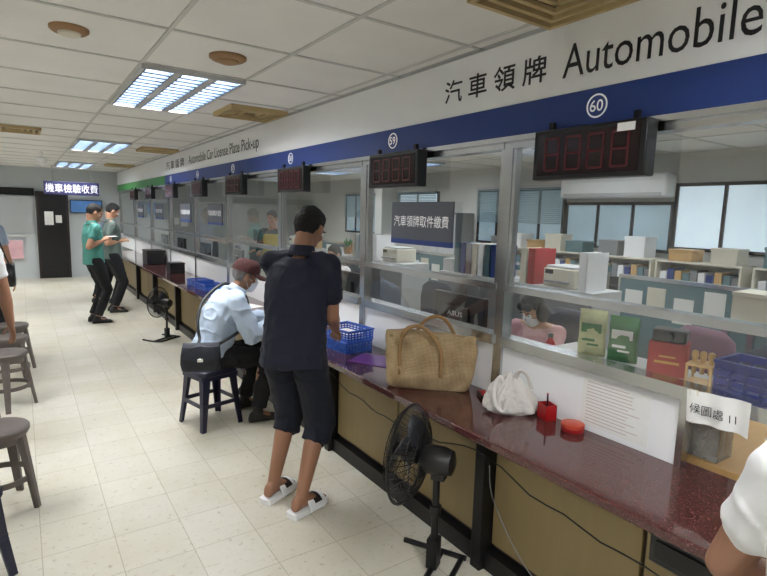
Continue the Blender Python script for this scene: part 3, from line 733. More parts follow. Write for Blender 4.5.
person("standing person in a white T-shirt and dark trousers",(-.33,4.3),(-.2,1),H=1.62,shirt=WHT,sleeve=.6,pants=BRN,hem=.9,shoe=SHB,skin=SK2,hair=HB,build=1.0)
pb,_=person("standing person in a light blue shirt with black shoulder bag",(-.36,7.0),(.3,1),H=1.68,shirt=LBL,sleeve=.55,pants=BLK,hem=.9,shoe=SHB,skin=SK,hair=HB)
person("person in a white T-shirt leaning towards the counter",(1.125,.168),(1,.1),H=1.62,hands=[(1.40,-.04,.80),(1.38,.31,.83)],poles=[(.8,-.5,-.3),(-.7,-.5,-.3)],
 z0=1,pel=(0,-.02,.78),chest=(0,.03,1.06),neck=(0,.08,1.225),head=(0,.16,1.345),hp=.5,shirt=WHT,sleeve=.62,pants=BRN,hem=.9,shoe=SHB,skin=SK2,hair=HB,vox=.0065,loose=.012,build=1.0,wr_=.007)
person("seated clerk in a pink blouse with black hair and face mask",(2.98,2.38),(-.9,-.25),H=1.5,z0=1,pel=(0,0,.545),chest=(0,.05,.79),neck=(0,.10,.925),head=(0,.16,1.02),hp=.6,hy=-.3,
 feet=[((2.76,2.5),(-1,0)),((2.76,2.28),(-1,0))],hands=[(2.62,2.5,.78),(2.62,2.22,.78)],shirt=PINK,sleeve=1.5,pants=BLK,hem=1,shoe=SHB,skin=SK,hair=HB,hairlong=True,mask=MSK)
person("clerk in dark jacket with yellow vest behind the glass",(3.15,7.6),(-.7,-.6),H=1.64,hp=.3,hands=[(2.85,7.4,1.05),(2.95,7.75,1.05)],shirt=DKS,sleeve=1.5,pants=BLK,hem=1,shoe=SHB,skin=SK,hair=HB,vest=YEL)
person("seated clerk in a white shirt behind the glass",(3.15,5.55),(-.9,-.2),H=1.6,z0=1,pel=(0,0,.56),chest=(0,.03,.85),neck=(0,.06,1.015),head=(0,.09,1.14),hp=.3,
 feet=[((2.88,5.6),(-1,0)),((2.88,5.38),(-1,0))],hands=[(2.66,5.6,.78),(2.66,5.35,.78)],shirt=WHT,sleeve=.6,pants=BLK,hem=1,shoe=SHB,skin=SK,hair=HB)
# shoulder bag of the seated man
bg=thing("shoulder_bag","black nylon shoulder bag with strap and front flap","bag",(1.0,3.71,.50),rad(-20))
def soft(w,d,h,n=40,amp=.008):
    rs=[]
    for z,sw,sd_ in ((0,.8,.6),(.04,.95,.95),(.3,1,1.08),(.6,.98,1),(.9,.93,.75),(.98,.88,.5),(1,.6,.25)):
        rr=sup(V((0,0,z*h)),w*sw,d*sd_,.5,n)
        for v in rr:
            k_=noise.noise(v*16);v.x+=k_*amp*.6;v.y+=noise.noise(v*19+V((4,2,1)))*amp;v.z+=k_*amp*(z>.5)
        rs.append(rr)
    return MB().rings(rs)
part(soft(.135,.05,.19),"body",bg,mat("bag_nylon",(26,28,38),.6,bump=.3),smooth=True)
rs=[]
for x_ in (-.12,-.06,0,.06,.12):
    rs.append([V((x_,.02,.195)),V((x_,-.045,.185-.02*abs(x_)/.12)),V((x_,-.066,.12)),V((x_,-.064,.07+.03*abs(x_)/.12)),V((x_,-.058,.07+.03*abs(x_)/.12)),V((x_,-.06,.12)),V((x_,-.04,.178)),V((x_,.02,.188))])
part(MB().rings(rs),"flap",bg,mat("bag_flap",(32,36,50),.55,bump=.3),smooth='auto')
part(MB().cb((0,-.068,.09),(.04,.006,.025)),"buckle",bg,M_chrome,bev=.002)
PM=Wm.inverted();BI=(Matrix.Translation((1.0,3.71,.50))@Matrix.Rotation(rad(-20),4,'Z')).inverted()
st=[V((-.02,.02,.18))]+[BI@(PM@V(q)) for q in ((.165,-.10,.70),(.13,-.105,.76),(.06,-.092,.85),(-.02,-.045,.94),(-.085,.045,1.015),(-.11,.13,1.055),(-.115,.22,1.03),(-.08,.29,.95),(.02,.285,.84),(.14,.21,.74))]+[V((.12,.03,.18))]
part(MB().tube(smoothpts(st,5),.012,8),"strap",bg,M_black,smooth=True)
bb=thing("shoulder_bag","black shoulder bag hanging at a standing person's hip","bag",(-.12,6.72,.78))
part(soft(.05,.12,.24),"body",bb,M_black,smooth=True)
part(MB().tube(smoothpts([(0,-.1,.22),(-.08,-.02,.5),(-.16,.12,.68),(-.12,.2,.5),(0,.1,.22)]),.007,6),"strap",bb,M_black,smooth=True)
# ---------------------------------------------------------------- things on the counter
tb=thing("tote_bag","slouched beige burlap tote bag with two tan strap handles","bag",(1.765,2.12,CT),rad(-42))
b=MB();rs=[];n=96
for z,w,d in ((0,.20,.065),(.008,.214,.078),(.03,.222,.084),(.06,.228,.084),(.09,.232,.08),(.12,.236,.074),(.15,.239,.067),(.18,.241,.060),(.21,.242,.053),(.24,.242,.046),(.27,.240,.040),(.295,.237,.035),(.295,.231,.029),(.2,.226,.045),(.05,.2,.06)):
    rr=sup(V((.0,0,z)),w,d,.32,n)
    for v in rr:
        q=noise.noise(V((v.x*8+2,v.z*7,.3)));cr=max(0,1-abs(q)*4.5);cr=cr*cr*(3-2*cr)
        v.y+=((.034*noise.noise(V((v.x*8,v.z*6,1.3)))+.014*noise.noise(V((v.x*20,v.z*14,4.3))))-.022*cr*(1 if v.y>0 else -1))*(z>.0)
        v.x+=.012*noise.noise(V((v.z*12,v.y*8,7)))*(z>0)
        if z>.22:v.z+=.04*noise.noise(V((v.x*6,1,5)))-.10*max(0,(v.x-.0))
    rs.append(rr)
b.rings(rs);part(b,"bag_body",tb,M_jute,smooth=True)
part(MB().tube(smoothpts([(-.15,-.086,.08),(-.155,-.082,.22),(-.13,-.072,.315),(-.05,-.068,.335),(.03,-.082,.27),(.06,-.094,.19),(.06,-.095,.08)]),.010,8,flat=.3),"handle",tb,M_jute2,smooth=True)
part(MB().tube(smoothpts([(-.08,.062,.20),(-.08,.05,.28),(-.02,.04,.36),(.06,.04,.365),(.12,.05,.28),(.12,.06,.20)]),.010,8,flat=.3),"handle",tb,M_jute2,smooth=True)
wb=thing("plastic_bag","crumpled white cloth bag slumped on the counter","bag",(1.87,1.63,CT),rad(-35))
b=MB();rs=[]
for i in range(31):
    q=i/30;z=.18*q**.9;w=.118*(1-q**2.0)**.85+.010 if q>.06 else .098+.3*q;d=.060*(1-q**1.8)**.8+.007 if q>.06 else .053+.12*q
    rr=sup(V((-.025*q,0,z)),w,d,.75,110)
    for v in rr:
        a_=math.atan2(v.y/.066,v.x/.115);ca,sa=math.cos(a_),math.sin(a_)
        cr=max(0,1-abs(noise.noise(V((ca*3.2,sa*3.2,z*6))))*4);cr2=max(0,1-abs(noise.noise(V((ca*7+5,sa*7,z*12))))*5)
        k_=noise.noise(V((ca*2,sa*2,z*9)))*.22-.22*cr*cr*(.3+q)-.10*cr2*cr2
        if z>0.004:v.x*=1+k_;v.y*=1+k_*1.4;v.z+=.03*q*noise.noise(V((ca*3,sa*3,2)))
    rs.append(rr)
b.rings(rs);part(b,"bag_body",wb,M_cloth,smooth=True)
part(MB().tube(smoothpts([(-.05,-.02,.14),(-.075,-.035,.175),(-.10,-.05,.13),(-.095,-.07,.06),(-.06,-.078,.03),(-.04,-.074,.09)]),.011,8,flat=.3),"handle",wb,M_cloth,smooth=True)
part(MB().tube(smoothpts([(.0,-.01,.155),(.015,-.03,.205),(.05,-.04,.19),(.07,-.05,.13)]),.011,8,flat=.3),"handle",wb,M_cloth,smooth=True)
pc=thing("pen_holder","small red plastic pen box with pens on the counter","pen holder",(1.945,1.49,CT),rad(-20))
part(MB().box(-.028,-.035,0,.028,.035,.004).box(-.028,-.035,0,-.024,.035,.07).box(.024,-.035,0,.028,.035,.07).box(-.028,-.035,0,.028,-.031,.07).box(-.028,.031,0,.028,.035,.07),"cup",pc,M_red,smooth=None)
for i in range(4):
    part(MB().cyl((-.012+.008*i,-.02+.012*i,.005),(-.02+.012*i,-.03+.02*i,.115),.004,seg=8),"pen",pc,[M_black,M_blue,M_red,M_white][i])
ip=thing("ink_pad","round red ink pad tin on the counter","ink pad",(1.93,1.34,CT))
part(MB().rev((0,0,0),(0,0,1),[(0,.046),(.003,.048),(.018,.048),(.02,.046)],28),"base",ip,M_redbox)
part(MB().rev((0,0,.02),(0,0,1),[(0,.049),(.012,.049),(.015,.044),(.015,.001)],28),"lid",ip,mat("tin_lid",(186,70,46),.35,var=.2,vs=20))
rp=thing("ink_pad","rectangular red and black ink pad beside the tote bag","ink pad",(1.93,1.83,CT),rad(-30))
part(MB().box(-.06,-.045,0,.06,.045,.018),"base",rp,M_black,bev=.003)
part(MB().box(-.05,-.036,.018,.05,.036,.022),"pad",rp,M_redbox)
def basket(loc,lab,rz=0):
    t=thing("plastic_basket",lab,"basket",loc,rz,"blue plastic baskets")
    b=MB();w,l,h=.105,.14,.075
    b.box(-w,-l,0,w,l,.005)
    for z in (.010,.026,.042,.058):
        b.box(-w,-l,z,w,-l+.004,z+.008).box(-w,l-.004,z,w,l,z+.008).box(-w,-l,z,-w+.004,l,z+.008).box(w-.004,-l,z,w,l,z+.008)
    for i in range(9):
        y_=-l+2*l*i/8;b.box(-w,y_-.004,0,-w+.004,y_+.004,h).box(w-.004,y_-.004,0,w,y_+.004,h)
        x_=-w+2*w*i/8;b.box(x_-.004,-l,0,x_+.004,-l+.004,h).box(x_-.004,l-.004,0,x_+.004,l,h)
    part(b,"mesh_body",t,M_bluep,smooth=None)
    part(MB().box(-w-.008,-l-.008,h-.008,w+.008,-l+.006,h).box(-w-.008,l-.006,h-.008,w+.008,l+.008,h).box(-w-.008,-l,h-.008,-w+.006,l,h).box(w-.006,-l,h-.008,w+.008,l,h),"rim",t,M_bluep,bev=.002)
    return t
k1=basket((1.79,3.04,CT),"blue plastic basket on the counter, lower of a stack",.1);clone(k1,(1.795,3.035,CT+.076),.14,"blue plastic basket stacked on another basket")
clone(k1,(1.76,6.1,CT),.1,"blue plastic basket further along the counter");clone(k1,(1.76,6.5,CT),.1,"blue plastic basket further along the counter")
solo(MB().box(-.07,-.1,0,.07,.1,.03),"paper_stack","stack of white forms in the top blue basket","papers",M_paper,loc=(1.795,3.035,CT+.082),rz=.14)
solo(MB().box(-.11,-.16,0,.11,.16,.004),"document_folder","glossy purple plastic document folder lying on the counter","folder",M_purple,loc=(1.80,2.66,CT),rz=.5)
solo(MB().box(-.105,-.15,0,.105,.15,.002),"paper_sheet","white form sheet in front of the seated man","paper",M_paper,loc=(1.67,3.95,CT),rz=.1)
solo(MB().box(-.105,-.15,0,.105,.15,.002),"paper_sheet","white form sheet lying on the counter","paper",M_paper,loc=(1.75,4.9,CT),rz=.3)
solo(MB().box(-.105,-.15,0,.105,.15,.002),"paper_sheet","white form sheet beside the blue baskets","paper",M_paper,loc=(1.82,3.40,CT),rz=-.3)
t=thing("storage_box","small black plastic box on the counter","box",(1.8,7.9,CT))
part(MB().box(-.1,-.12,0,.1,.12,.13),"body",t,M_black,bev=.008);part(MB().box(-.105,-.125,.13,.105,.125,.155),"lid",t,M_black,bev=.008)
t=thing("storage_box","black equipment box beyond the blue baskets","box",(1.8,9.4,CT))
part(MB().box(-.14,-.2,0,.14,.2,.2),"body",t,M_black,bev=.008);part(MB().box(-.145,-.205,.2,.145,.205,.23),"lid",t,M_black,bev=.008)
# notices
ns=thing("notice_sheet","white printed notice sheet taped to the low white panel","notice",(1.983,1.19,.745))
part(MB().box(-.001,-.15,0,.001,.15,.21),"sheet",ns,M_paper,smooth=None)
b=MB();random.seed(8)
for i in range(13):
    b.box(-.0016,.13-.24*random.uniform(.75,1),.018+.0145*i,-.001,.13,.0205+.0145*i)
part(b,"printed_text",ns,mat("printed_grey_ink",(186,160,160),.7),smooth=None)
hn=thing("paper_note","handwritten white paper note hanging from the steel rail","notice",(1.949,.785,.925));hn.rotation_euler=(rad(-4),0,0)
rs=[]
for j in range(15):
    yy=.105-.21*j/14;cu=.012*((yy/.105)**2)*(yy<0)+.004*math.sin(j)
    rs.append([V((-cu*1.0,yy,.115)),V((-cu*2.2,yy,.0)),V((-cu*2.2-.001,yy,.0)),V((-cu-.001,yy,.115))])
part(MB().rings(rs),"sheet",hn,M_paper,smooth='auto')
tt=text("候圖處 11",(0,0,0),CR,UP,M_ink,None,w=.155,h=.036);tt.parent=hn;tt.location=(-.009,0.012,.052)
for v in tt.data.vertices:v.co.z+=.10*v.co.y*.4+.0015*math.sin(v.co.y*140);v.co.x=v.co.x-.16*max(0,(-v.co.y-.0))
part(MB().cb((-.003,.08,.108),(.002,.03,.02)),"tape",hn,M_cream,smooth=None)
# ---------------------------------------------------------------- inside ledge & things behind glass
sh=thing("inner_ledge","narrow steel ledge behind the lower rail","shelf",(2.17,.8,.99))
part(MB(sh).box(2.05,.0,.985,2.31,1.62,1.01),"board",sh,M_lgrey,bev=.002)
for x,y in ((2.06,.12),(2.06,1.55),(2.28,.12),(2.28,1.55)):part(MB(sh).box(x,y,.735,x+.02,y+.04,.985),"leg",sh,M_steel)
LZ=1.011
def pack(y,x,w,h,m,lab,band,rz):
    t=thing("snack_packet",lab,"packet",(x,y,LZ),rz,"packets on the ledge")
    rs=[]
    for i in range(13):
        q=i/12;z=h*q;ww=w*(1-.06*math.sin(math.pi*q));dd=.005+.028*math.sin(math.pi*min(1,q*1.02))**.6
        if q>.9:dd=.003
        rr=sup(V((0,0,z)),dd,ww,.55,32)
        for v in rr:v.x+=.008*noise.noise(v*40)+.01*(q-.5);v.y+=.005*noise.noise(v*30)
        rs.append(rr)
    part(MB().rings(rs),"pouch",t,m,smooth=True)
    part(MB().cb((-.031,0,h*.62),(.003,w*1.4,h*.2)),"label",t,band,smooth=None)
    part(MB().cb((-.0315,.01,h*.36),(.004,w*.9,h*.06)).cb((-.0315,-.01,h*.26),(.004,w*.8,h*.04)),"print",t,band,smooth=None)
pack(1.42,2.14,.062,.21,mat("packet_cream",(190,190,144),.4,var=.3,vs=24),"cream and green snack packet standing on the ledge",M_pgrn,.35)
pack(1.28,2.16,.062,.20,mat("packet_green",(54,112,60),.4,var=.3,vs=24),"green snack packet with white print on the ledge",M_paper,.3)
t=thing("tea_box","red card box standing on the ledge","box",(2.16,1.08,LZ),rad(20));part(MB().box(-.05,-.07,0,.05,.07,.135),"body",t,M_redbox,bev=.003)
part(MB().box(-.051,-.045,.05,-.05,.045,.06).box(-.051,-.03,.075,-.05,.03,.082),"label",t,mat("gold_print",(200,160,80),.4),smooth=None)
t=thing("card_reader","small black device lying on a red box","device",(2.16,1.08,LZ+.1355),rad(20));part(MB().box(-.045,-.062,0,.045,.062,.05),"body",t,M_black,bev=.008);part(MB().rev((-.045,0,.026),(-1,0,0),[(0,.018),(.012,.016)],14),"lens",t,M_bmetal)
t=thing("stamp_rack","small pale wooden rack with rubber stamps","rack",(2.13,.935,LZ),rad(10))
part(MB().box(-.05,-.045,0,.05,.045,.012).box(-.05,-.045,.075,.05,.045,.083).box(-.048,-.045,0,-.04,-.037,.08).box(-.048,.037,0,-.04,.045,.08).box(.04,-.045,0,.048,-.037,.08).box(.04,.037,0,.048,.045,.08),"frame",t,M_ywood)
for i in range(3):part(MB().rev((-.0,-.028+.028*i,.04),(0,0,1),[(0,.009),(.05,.008),(.07,.013),(.085,.011),(.09,.002)],12),"stamp",t,M_ywood)
t=thing("storage_crate","deep blue plastic crate on the ledge","crate",(2.18,.72,LZ))
b=MB();w,l,h=.09,.15,.12;b.box(-w,-l,0,w,l,.006)
for z in (.0,.03,.06,.09):b.box(-w,-l,z,w,-l+.005,z+.02).box(-w,l-.005,z,w,l,z+.02).box(-w,-l,z,-w+.005,l,z+.02).box(w-.005,-l,z,w,l,z+.02)
for i in range(7):
    y_=-l+2*l*i/6;b.box(-w,y_-.006,0,-w+.005,y_+.006,h).box(w-.005,y_-.006,0,w,y_+.006,h)
part(b,"mesh_body",t,M_dblue,smooth=None);part(MB().box(-w-.008,-l-.008,h-.01,-w+.006,l+.008,h).box(w-.006,-l-.008,h-.01,w+.008,l+.008,h).box(-w,-l-.008,h-.01,w,-l+.006,h).box(-w,l-.006,h-.01,w,l+.008,h),"rim",t,M_dblue)
t=thing("inner_desk","pale wooden clerk desk behind the hatch","desk",(2.45,.45,0))
part(MB(t).box(2.09,-.5,.70,2.85,1.75,.73),"desktop",t,M_ywood,bev=.003)
for x,y in ((2.15,-.44),(2.79,-.44),(2.15,1.69),(2.79,1.69)):part(MB(t).box(x-.02,y-.02,0,x+.02,y+.02,.70),"leg",t,M_steel)
t=thing("file_box","clear plastic file box holding papers","box",(2.17,.93,.731),0)
b=MB();b.box(-.06,-.09,0,.06,.09,.004).box(-.06,-.09,0,-.057,.09,.2).box(.057,-.09,0,.06,.09,.2).box(-.06,-.09,0,.06,-.087,.2).box(-.06,.087,0,.06,.09,.2);part(b,"shell",t,M_clear,smooth=None)
for i in range(5):part(MB().box(-.05+.02*i,-.08,.005,-.04+.02*i,.08,.12+.015*(i%3)),"papers",t,[M_paper,M_ywood,M_cream][i%3],smooth=None)
t=thing("paper_cup","white paper cup on the pale desk","cup",(2.3,.72,.731));part(MB().rev((0,0,0),(0,0,1),[(0,.028),(.09,.038),(.092,.038),(.09,.035),(.01,.026)],20),"cup_body",t,M_paper)
solo(MB().box(-.1,-.14,0,.1,.14,.012),"paper_stack","stack of white papers on the pale desk","papers",M_paper,loc=(2.5,.55,.731),rz=.2)
# ---------------------------------------------------------------- office
def desk(loc,lab):
    t=thing("office_desk",lab,"desk",loc,0,"office desks")
    part(MB().box(-.3,-.6,.70,.3,.6,.73),"desktop",t,M_ywood,bev=.003)
    part(MB().box(-.28,-.58,.02,-.26,.58,.70),"modesty_panel",t,M_grey,smooth=None)
    part(MB().box(-.26,-.58,.1,.28,-.2,.70),"drawer_unit",t,M_lgrey,bev=.003)
    for z in (.12,.31,.5):
        part(MB().box(.28,-.57,z,.29,-.21,z+.17).box(.29,-.44,z+.08,.3,-.34,z+.095),"drawer",t,M_grey,smooth=None)
    for y in (-.57,.57):part(MB().box(.2,y-.02,0,.24,y+.02,.70).box(-.28,y-.02,0,-.24,y+.02,.1),"leg",t,M_steel)
    return t
def monitor(loc,rz,lab,m=None):
    t=thing("desktop_monitor",lab,"monitor",loc,rz,"office monitors");m=m or M_black
    part(MB().rev((0,0,0),(0,0,1),[(0,.1),(.01,.1),(.014,.04)],24),"base",t,m)
    part(MB().box(-.03,-.02,.01,-.01,.02,.2),"neck",t,m)
    part(MB().box(-.02,-.25,.08,.02,.25,.38).box(-.04,-.12,.13,-.02,.12,.3),"housing",t,m,bev=.006)
    part(MB().box(.02,-.235,.095,.022,.235,.365),"screen",t,M_screen,smooth=None)
    return t
def chair(loc,rz,lab,m):
    t=thing("office_chair",lab,"chair",loc,rz,"office chairs")
    part(MB().cb((0,0,.45),(.46,.46,.08)),"seat",t,m,bev=.03,smooth=True)
    rs=[]
    for z,w in ((.55,.17),(.62,.21),(.8,.22),(.92,.2),(.97,.13)):
        rs.append([V((.22+.04*math.cos(a_)*.8+.03*(z-.7),w*math.sin(a_),z)) for a_ in [2*math.pi*i/20 for i in range(20)]])
    part(MB().rings(rs),"backrest",t,m,smooth=True)
    part(MB().box(.2,-.03,.40,.225,.03,.62),"back_bar",t,M_black)
    part(MB().cyl((0,0,.08),(0,0,.42),.025),"post",t,M_chrome)
    b=MB()
    for i in range(5):
        a_=i*2*math.pi/5;b.cap((0,0,.09),.022,(.27*math.cos(a_),.27*math.sin(a_),.065),.015,8)
    part(b,"star_base",t,M_black)
    for i in range(5):
        a_=i*2*math.pi/5;part(MB().cyl((.27*math.cos(a_),.27*math.sin(a_)-.012,.028),(.27*math.cos(a_),.27*math.sin(a_)+.012,.028),.028,seg=14),"caster",t,M_black)
    return t
def bottle(loc,m,lab):
    t=thing("water_bottle",lab,"bottle",loc,0,"drink bottles on office desks")
    part(MB().rev((0,0,0),(0,0,1),[(0,.03),(.01,.035),(.14,.035),(.17,.018),(.185,.014)],18),"bottle_body",t,m)
    part(MB().rev((0,0,.185),(0,0,1),[(0,.017),(.025,.017),(.027,.01)],14),"lid",t,M_black);return t
def phone(loc):
    t=thing("desk_phone","cream desk telephone with handset","telephone",loc,.2,"office telephones")
    part(MB().rings([[V((-.09,-.08,0)),V((.09,-.08,0)),V((.09,-.08,.07)),V((-.09,-.08,.03))],[V((-.09,.08,0)),V((.09,.08,0)),V((.09,.08,.07)),V((-.09,.08,.03))]]),"base",t,M_cream,smooth=None,bev=.004)
    part(MB().tube(smoothpts([(-.08,-.05,.06),(-.05,-.05,.09),(.05,-.05,.115),(.09,-.05,.1)]),.016,8),"handset",t,M_cream);return t
def tray(loc):
    t=thing("document_tray","grey two-tier document tray with papers","tray",loc,0,"document trays")
    part(MB().box(-.12,-.16,0,.12,.16,.006).box(-.12,-.16,.09,.12,.16,.096).box(-.12,-.16,0,-.112,-.152,.14).box(.112,-.16,0,.12,-.152,.14).box(-.12,.152,0,-.112,.16,.14).box(.112,.152,0,.12,.16,.14),"frame",t,M_grey,smooth=None)
    part(MB().box(-.1,-.14,.0965,.1,.14,.13),"papers",t,M_paper,smooth=None);part(MB().box(-.1,-.14,.0065,.1,.14,.05),"papers",t,M_cream,smooth=None);return t
D0=desk((2.4,2.55,0),"pale office desk behind the service window")
mo=monitor((2.42,2.62,.731),0,"black monitor seen from behind with white maker lettering")
tt=text("ASUS",(0,0,0),CR,UP,M_lgrey,None,w=.15,h=.034,bold=.01);tt.parent=mo;tt.location=(-.0405,0,.25)
M0=monitor((2.42,4.1,.731),0,"black office monitor seen from behind")
C0=chair((3.08,2.4,0),0,"grey upholstered swivel office chair",M_chair)
B0=bottle((2.2,2.02,.731),mat("bottle_green",(70,130,110),.3),"green drink bottle on an office desk");P0=phone((2.22,2.22,.731));T0=tray((2.25,3.0,.731))
B1=bottle((2.62,2.02,.731),M_red,"red drink bottle on an office desk")
T1=clone(T0,(2.55,1.5,.731));clone(P0,(2.62,1.15,.731))
for y in (4.0,5.5,7.0,8.5,10.0,11.4):
    clone(D0,(2.4,y,0));
    if y>4.2:clone(M0,(2.42,y+.1,.731))
    clone(C0,(3.2 if y!=7.0 else 3.1,y+.02 if y!=7.0 else 6.7,0),random.uniform(-.2,.2))
    clone(P0,(2.2,y+.47,.731));clone(B0 if y%2>.9 else B1,(2.2,y-.1,.731));
    if y not in (4.0,7.0,8.5):clone(T0,(2.25,y-.42,.731))
random.seed(11)
for y in (1.2,2.7,4.2,5.7,7.2,8.7):
    clone(D0,(4.6,y,0));k=clone(M0,(4.62,y+.15,.731),random.uniform(-.2,.2));clone(C0,(5.2,y,0),random.uniform(-.5,.5))
    clone(B1,(4.75,y-.2,.731));clone(P0,(4.75,y-.42,.731))
cm=chair((3.3,1.6,0),-.2,"mauve upholstered swivel office chair",M_mauve)
chair((3.2,.95,0),.5,"dark grey swivel office chair near the ledge",M_chair)
def cabinet(loc,lab):
    t=thing("filing_cabinet",lab,"cabinet",loc,0,"office filing cabinets")
    part(MB().box(-.2,-.45,0,.2,.45,1.06),"body",t,M_lgrey,bev=.004)
    for y in (-.445,.005):
        part(MB().box(-.212,y,.05,-.2,y+.44,1.03).box(-.22,y+.36,.5,-.212,y+.38,.62),"door",t,M_grey,smooth=None)
    return t
cb0=cabinet((3.85,2.9,0),"low grey metal filing cabinet")
for y in (3.85,5.4,6.35,8.0,9.5):clone(cb0,(3.85,y,0))
def printer(loc):
    t=thing("office_printer","cream office printer with paper tray","printer",loc,0,"office printers")
    part(MB().box(-.2,-.22,0,.2,.22,.22),"body",t,M_cream,bev=.015);part(MB().box(-.27,-.15,.06,-.2,.15,.075),"paper_tray",t,M_grey);part(MB().box(-.18,-.2,.22,.18,.2,.25),"scanner_lid",t,M_lgrey,bev=.01)
    part(MB().box(-.205,.08,.15,-.2,.19,.2),"control_panel",t,M_black);return t
p1=printer((3.85,2.82,1.061));p1.scale=(.72,.72,.72)
k=clone(p1,(3.85,5.3,1.061));clone(p1,(3.85,8.1,1.061))
def binder(loc,m,lab,rz=0):
    t=thing("ring_binder",lab,"binder",loc,rz,"ring binders")
    part(MB().box(-.14,-.035,0,-.134,.035,.31).box(-.14,-.035,0,.14,-.032,.31).box(-.14,.032,0,.14,.035,.31),"cover",t,m,bev=.001);part(MB().box(-.13,-.03,.004,.13,.03,.30),"papers",t,M_paper,smooth=None);return t
binder((3.8,3.08,1.061),M_redbox,"red ring binder standing on a grey cabinet");binder((3.8,3.165,1.061),M_cream,"cream ring binder standing on a grey cabinet")
bcols=[M_blue,M_white,M_grey,M_teal,M_cream]
binder((3.8,2.56,1.061),M_white,"white ring binder standing on a grey cabinet")
for i in range(14):
    y=3.55+.085*(i%7)+(2.05 if i>6 else 0);binder((3.82,y,1.061),bcols[(i*3)%5],"%s ring binder standing on a grey cabinet"%["blue","white","grey","teal","cream"][(i*3)%5])
random.seed(21)
i=0
for dx,ys in ((2.25,[4.0,7.0,8.5]),(4.42,[1.2,2.7,4.2,5.7,7.2]),(2.55,[4.0,7.0,8.5])):
    for y in ys:
        for oy in (-.42,-.05 if dx!=2.55 and dx<4 else .47):
            if dx==2.25 and oy>-.3: continue
            h=random.choice([.02,.05,.1,.16]);solo(MB().box(-.1,-.13,0,.1,.13,h),"paper_stack" if h<.12 else "file_box","stack of documents on an office desk" if h<.12 else "cardboard file box on an office desk","papers" if h<.12 else "box",[M_paper,M_cream,M_ywood,M_lgrey][i%4],loc=(dx,y+oy,.731),rz=random.uniform(-.1,.1),bev=.002);i+=1
for y,h,m,nm in ((7.72,.16,M_ywood,"brown"),(9.2,.22,M_ywood,"brown"),(9.5,.14,M_bluep,"blue"),(9.8,.2,M_grey,"grey"),(4.22,.1,M_white,"white")):
    t=thing("file_box","%s file box standing on a grey filing cabinet"%nm,"box",(3.85,y,1.061),0,"file boxes on cabinets")
    part(MB().box(-.14,-.06 if y==4.22 else -.12,0,.14,.06 if y==4.22 else .12,h),"body",t,m,bev=.004);part(MB().box(-.145,-.065 if y==4.22 else -.125,h,.145,.065 if y==4.22 else .125,h+.03),"lid",t,m,bev=.003)
def divider(loc,l):
    t=thing("desk_divider","teal fabric office divider with steel frame","divider",loc,0,"office dividers")
    part(MB().box(-.015,-l/2,.1,.015,l/2,1.15),"fabric_panel",t,M_teal,smooth=None)
    part(MB().box(-.02,-l/2,1.15,.02,l/2,1.18).box(-.02,-l/2-.02,0,.02,-l/2,1.18).box(-.02,l/2,0,.02,l/2+.02,1.18),"frame",t,M_steel,smooth=None)
    for j,(yy,zz,m) in enumerate(((-.52,.9,M_paper),(-.30,.86,M_cream),(-.08,.92,M_paper),(.14,.84,M_paper),(.36,.9,M_cream),(.55,.86,M_paper))):
        part(MB().box(-.018,yy-.075,zz,-.015,yy+.075,zz+.2),"pinned_note",t,m,smooth=None)
    return t
dv=divider((4.24,1.9,0),1.35)
for y in (.45,3.4,4.9,6.4,7.9):clone(dv,(4.24,y,0))
# small table with clutter between ledge chairs and divider
t=thing("side_table","grey side table holding office clutter","table",(3.92,.95,0))
part(MB().box(-.22,-.6,.98,.22,.6,1.0),"tabletop",t,M_lgrey,bev=.003)
for x,y in ((-.2,-.57),(.2,-.57),(-.2,.57),(.2,.57)):part(MB().box(x-.02,y-.02,0,x+.02,y+.02,.98),"leg",t,M_steel)
for y,h,m in ((.5,.14,M_ywood),(.82,.2,M_white),(1.14,.1,M_teal),(1.42,.17,M_cream)):
    t=thing("file_box","small file box standing on the grey side table","box",(3.92,y,1.001),0,"file boxes on the side table");part(MB().box(-.13,-.11,0,.13,.11,h),"body",t,m,bev=.004);part(MB().box(-.135,-.115,h,.135,.115,h+.025),"lid",t,m,bev=.003)
# low bookcases along the back wall with boxes and folders
def bookcase(y):
    t=thing("bookcase","low pale bookcase filled with folders along the office wall","bookcase",(6.25,y,0),0,"office bookcases")
    b=MB();b.box(-.17,-.45,0,.17,-.43,1.2).box(-.17,.43,0,.17,.45,1.2).box(.15,-.43,0,.17,.43,1.2)
    for z in (0.02,.4,.79,1.18):b.box(-.17,-.43,z,.15,.43,z+.02)
    part(b,"body",t,M_cream,smooth=None)
    for z in (.04,.42,.81):
        for j in range(10):
            part(MB().box(-.13,-.42+.084*j,z,.13,-.35+.084*j,z+.26+.02*((j*7)%3)),"folder",t,[M_white,M_teal,M_blue,M_grey,M_ywood][(j*3+int(z*10))%5],smooth=None)
    return t
bk=bookcase(.9)
for y in (1.85,2.85,3.8,4.75,5.7):clone(bk,(6.25,y,0))
for j,(y,h) in enumerate(((.7,.2),(1.05,.14),(1.7,.12),(2.1,.18),(2.6,.14),(3.05,.1),(3.6,.22),(3.95,.16),(4.45,.12),(4.8,.2),(5.12,.1),(5.5,.18),(5.85,.12))):
    t=thing("file_box","file box standing on a low pale bookcase","box",(6.25,y,1.201),0,"file boxes on bookcases");m=[M_ywood,M_white,M_grey,M_teal,M_cream][j%5];part(MB().box(-.13,-.13,0,.13,.13,h),"body",t,m,bev=.004);part(MB().box(-.135,-.135,h,.135,.135,h+.03),"lid",t,m,bev=.003)
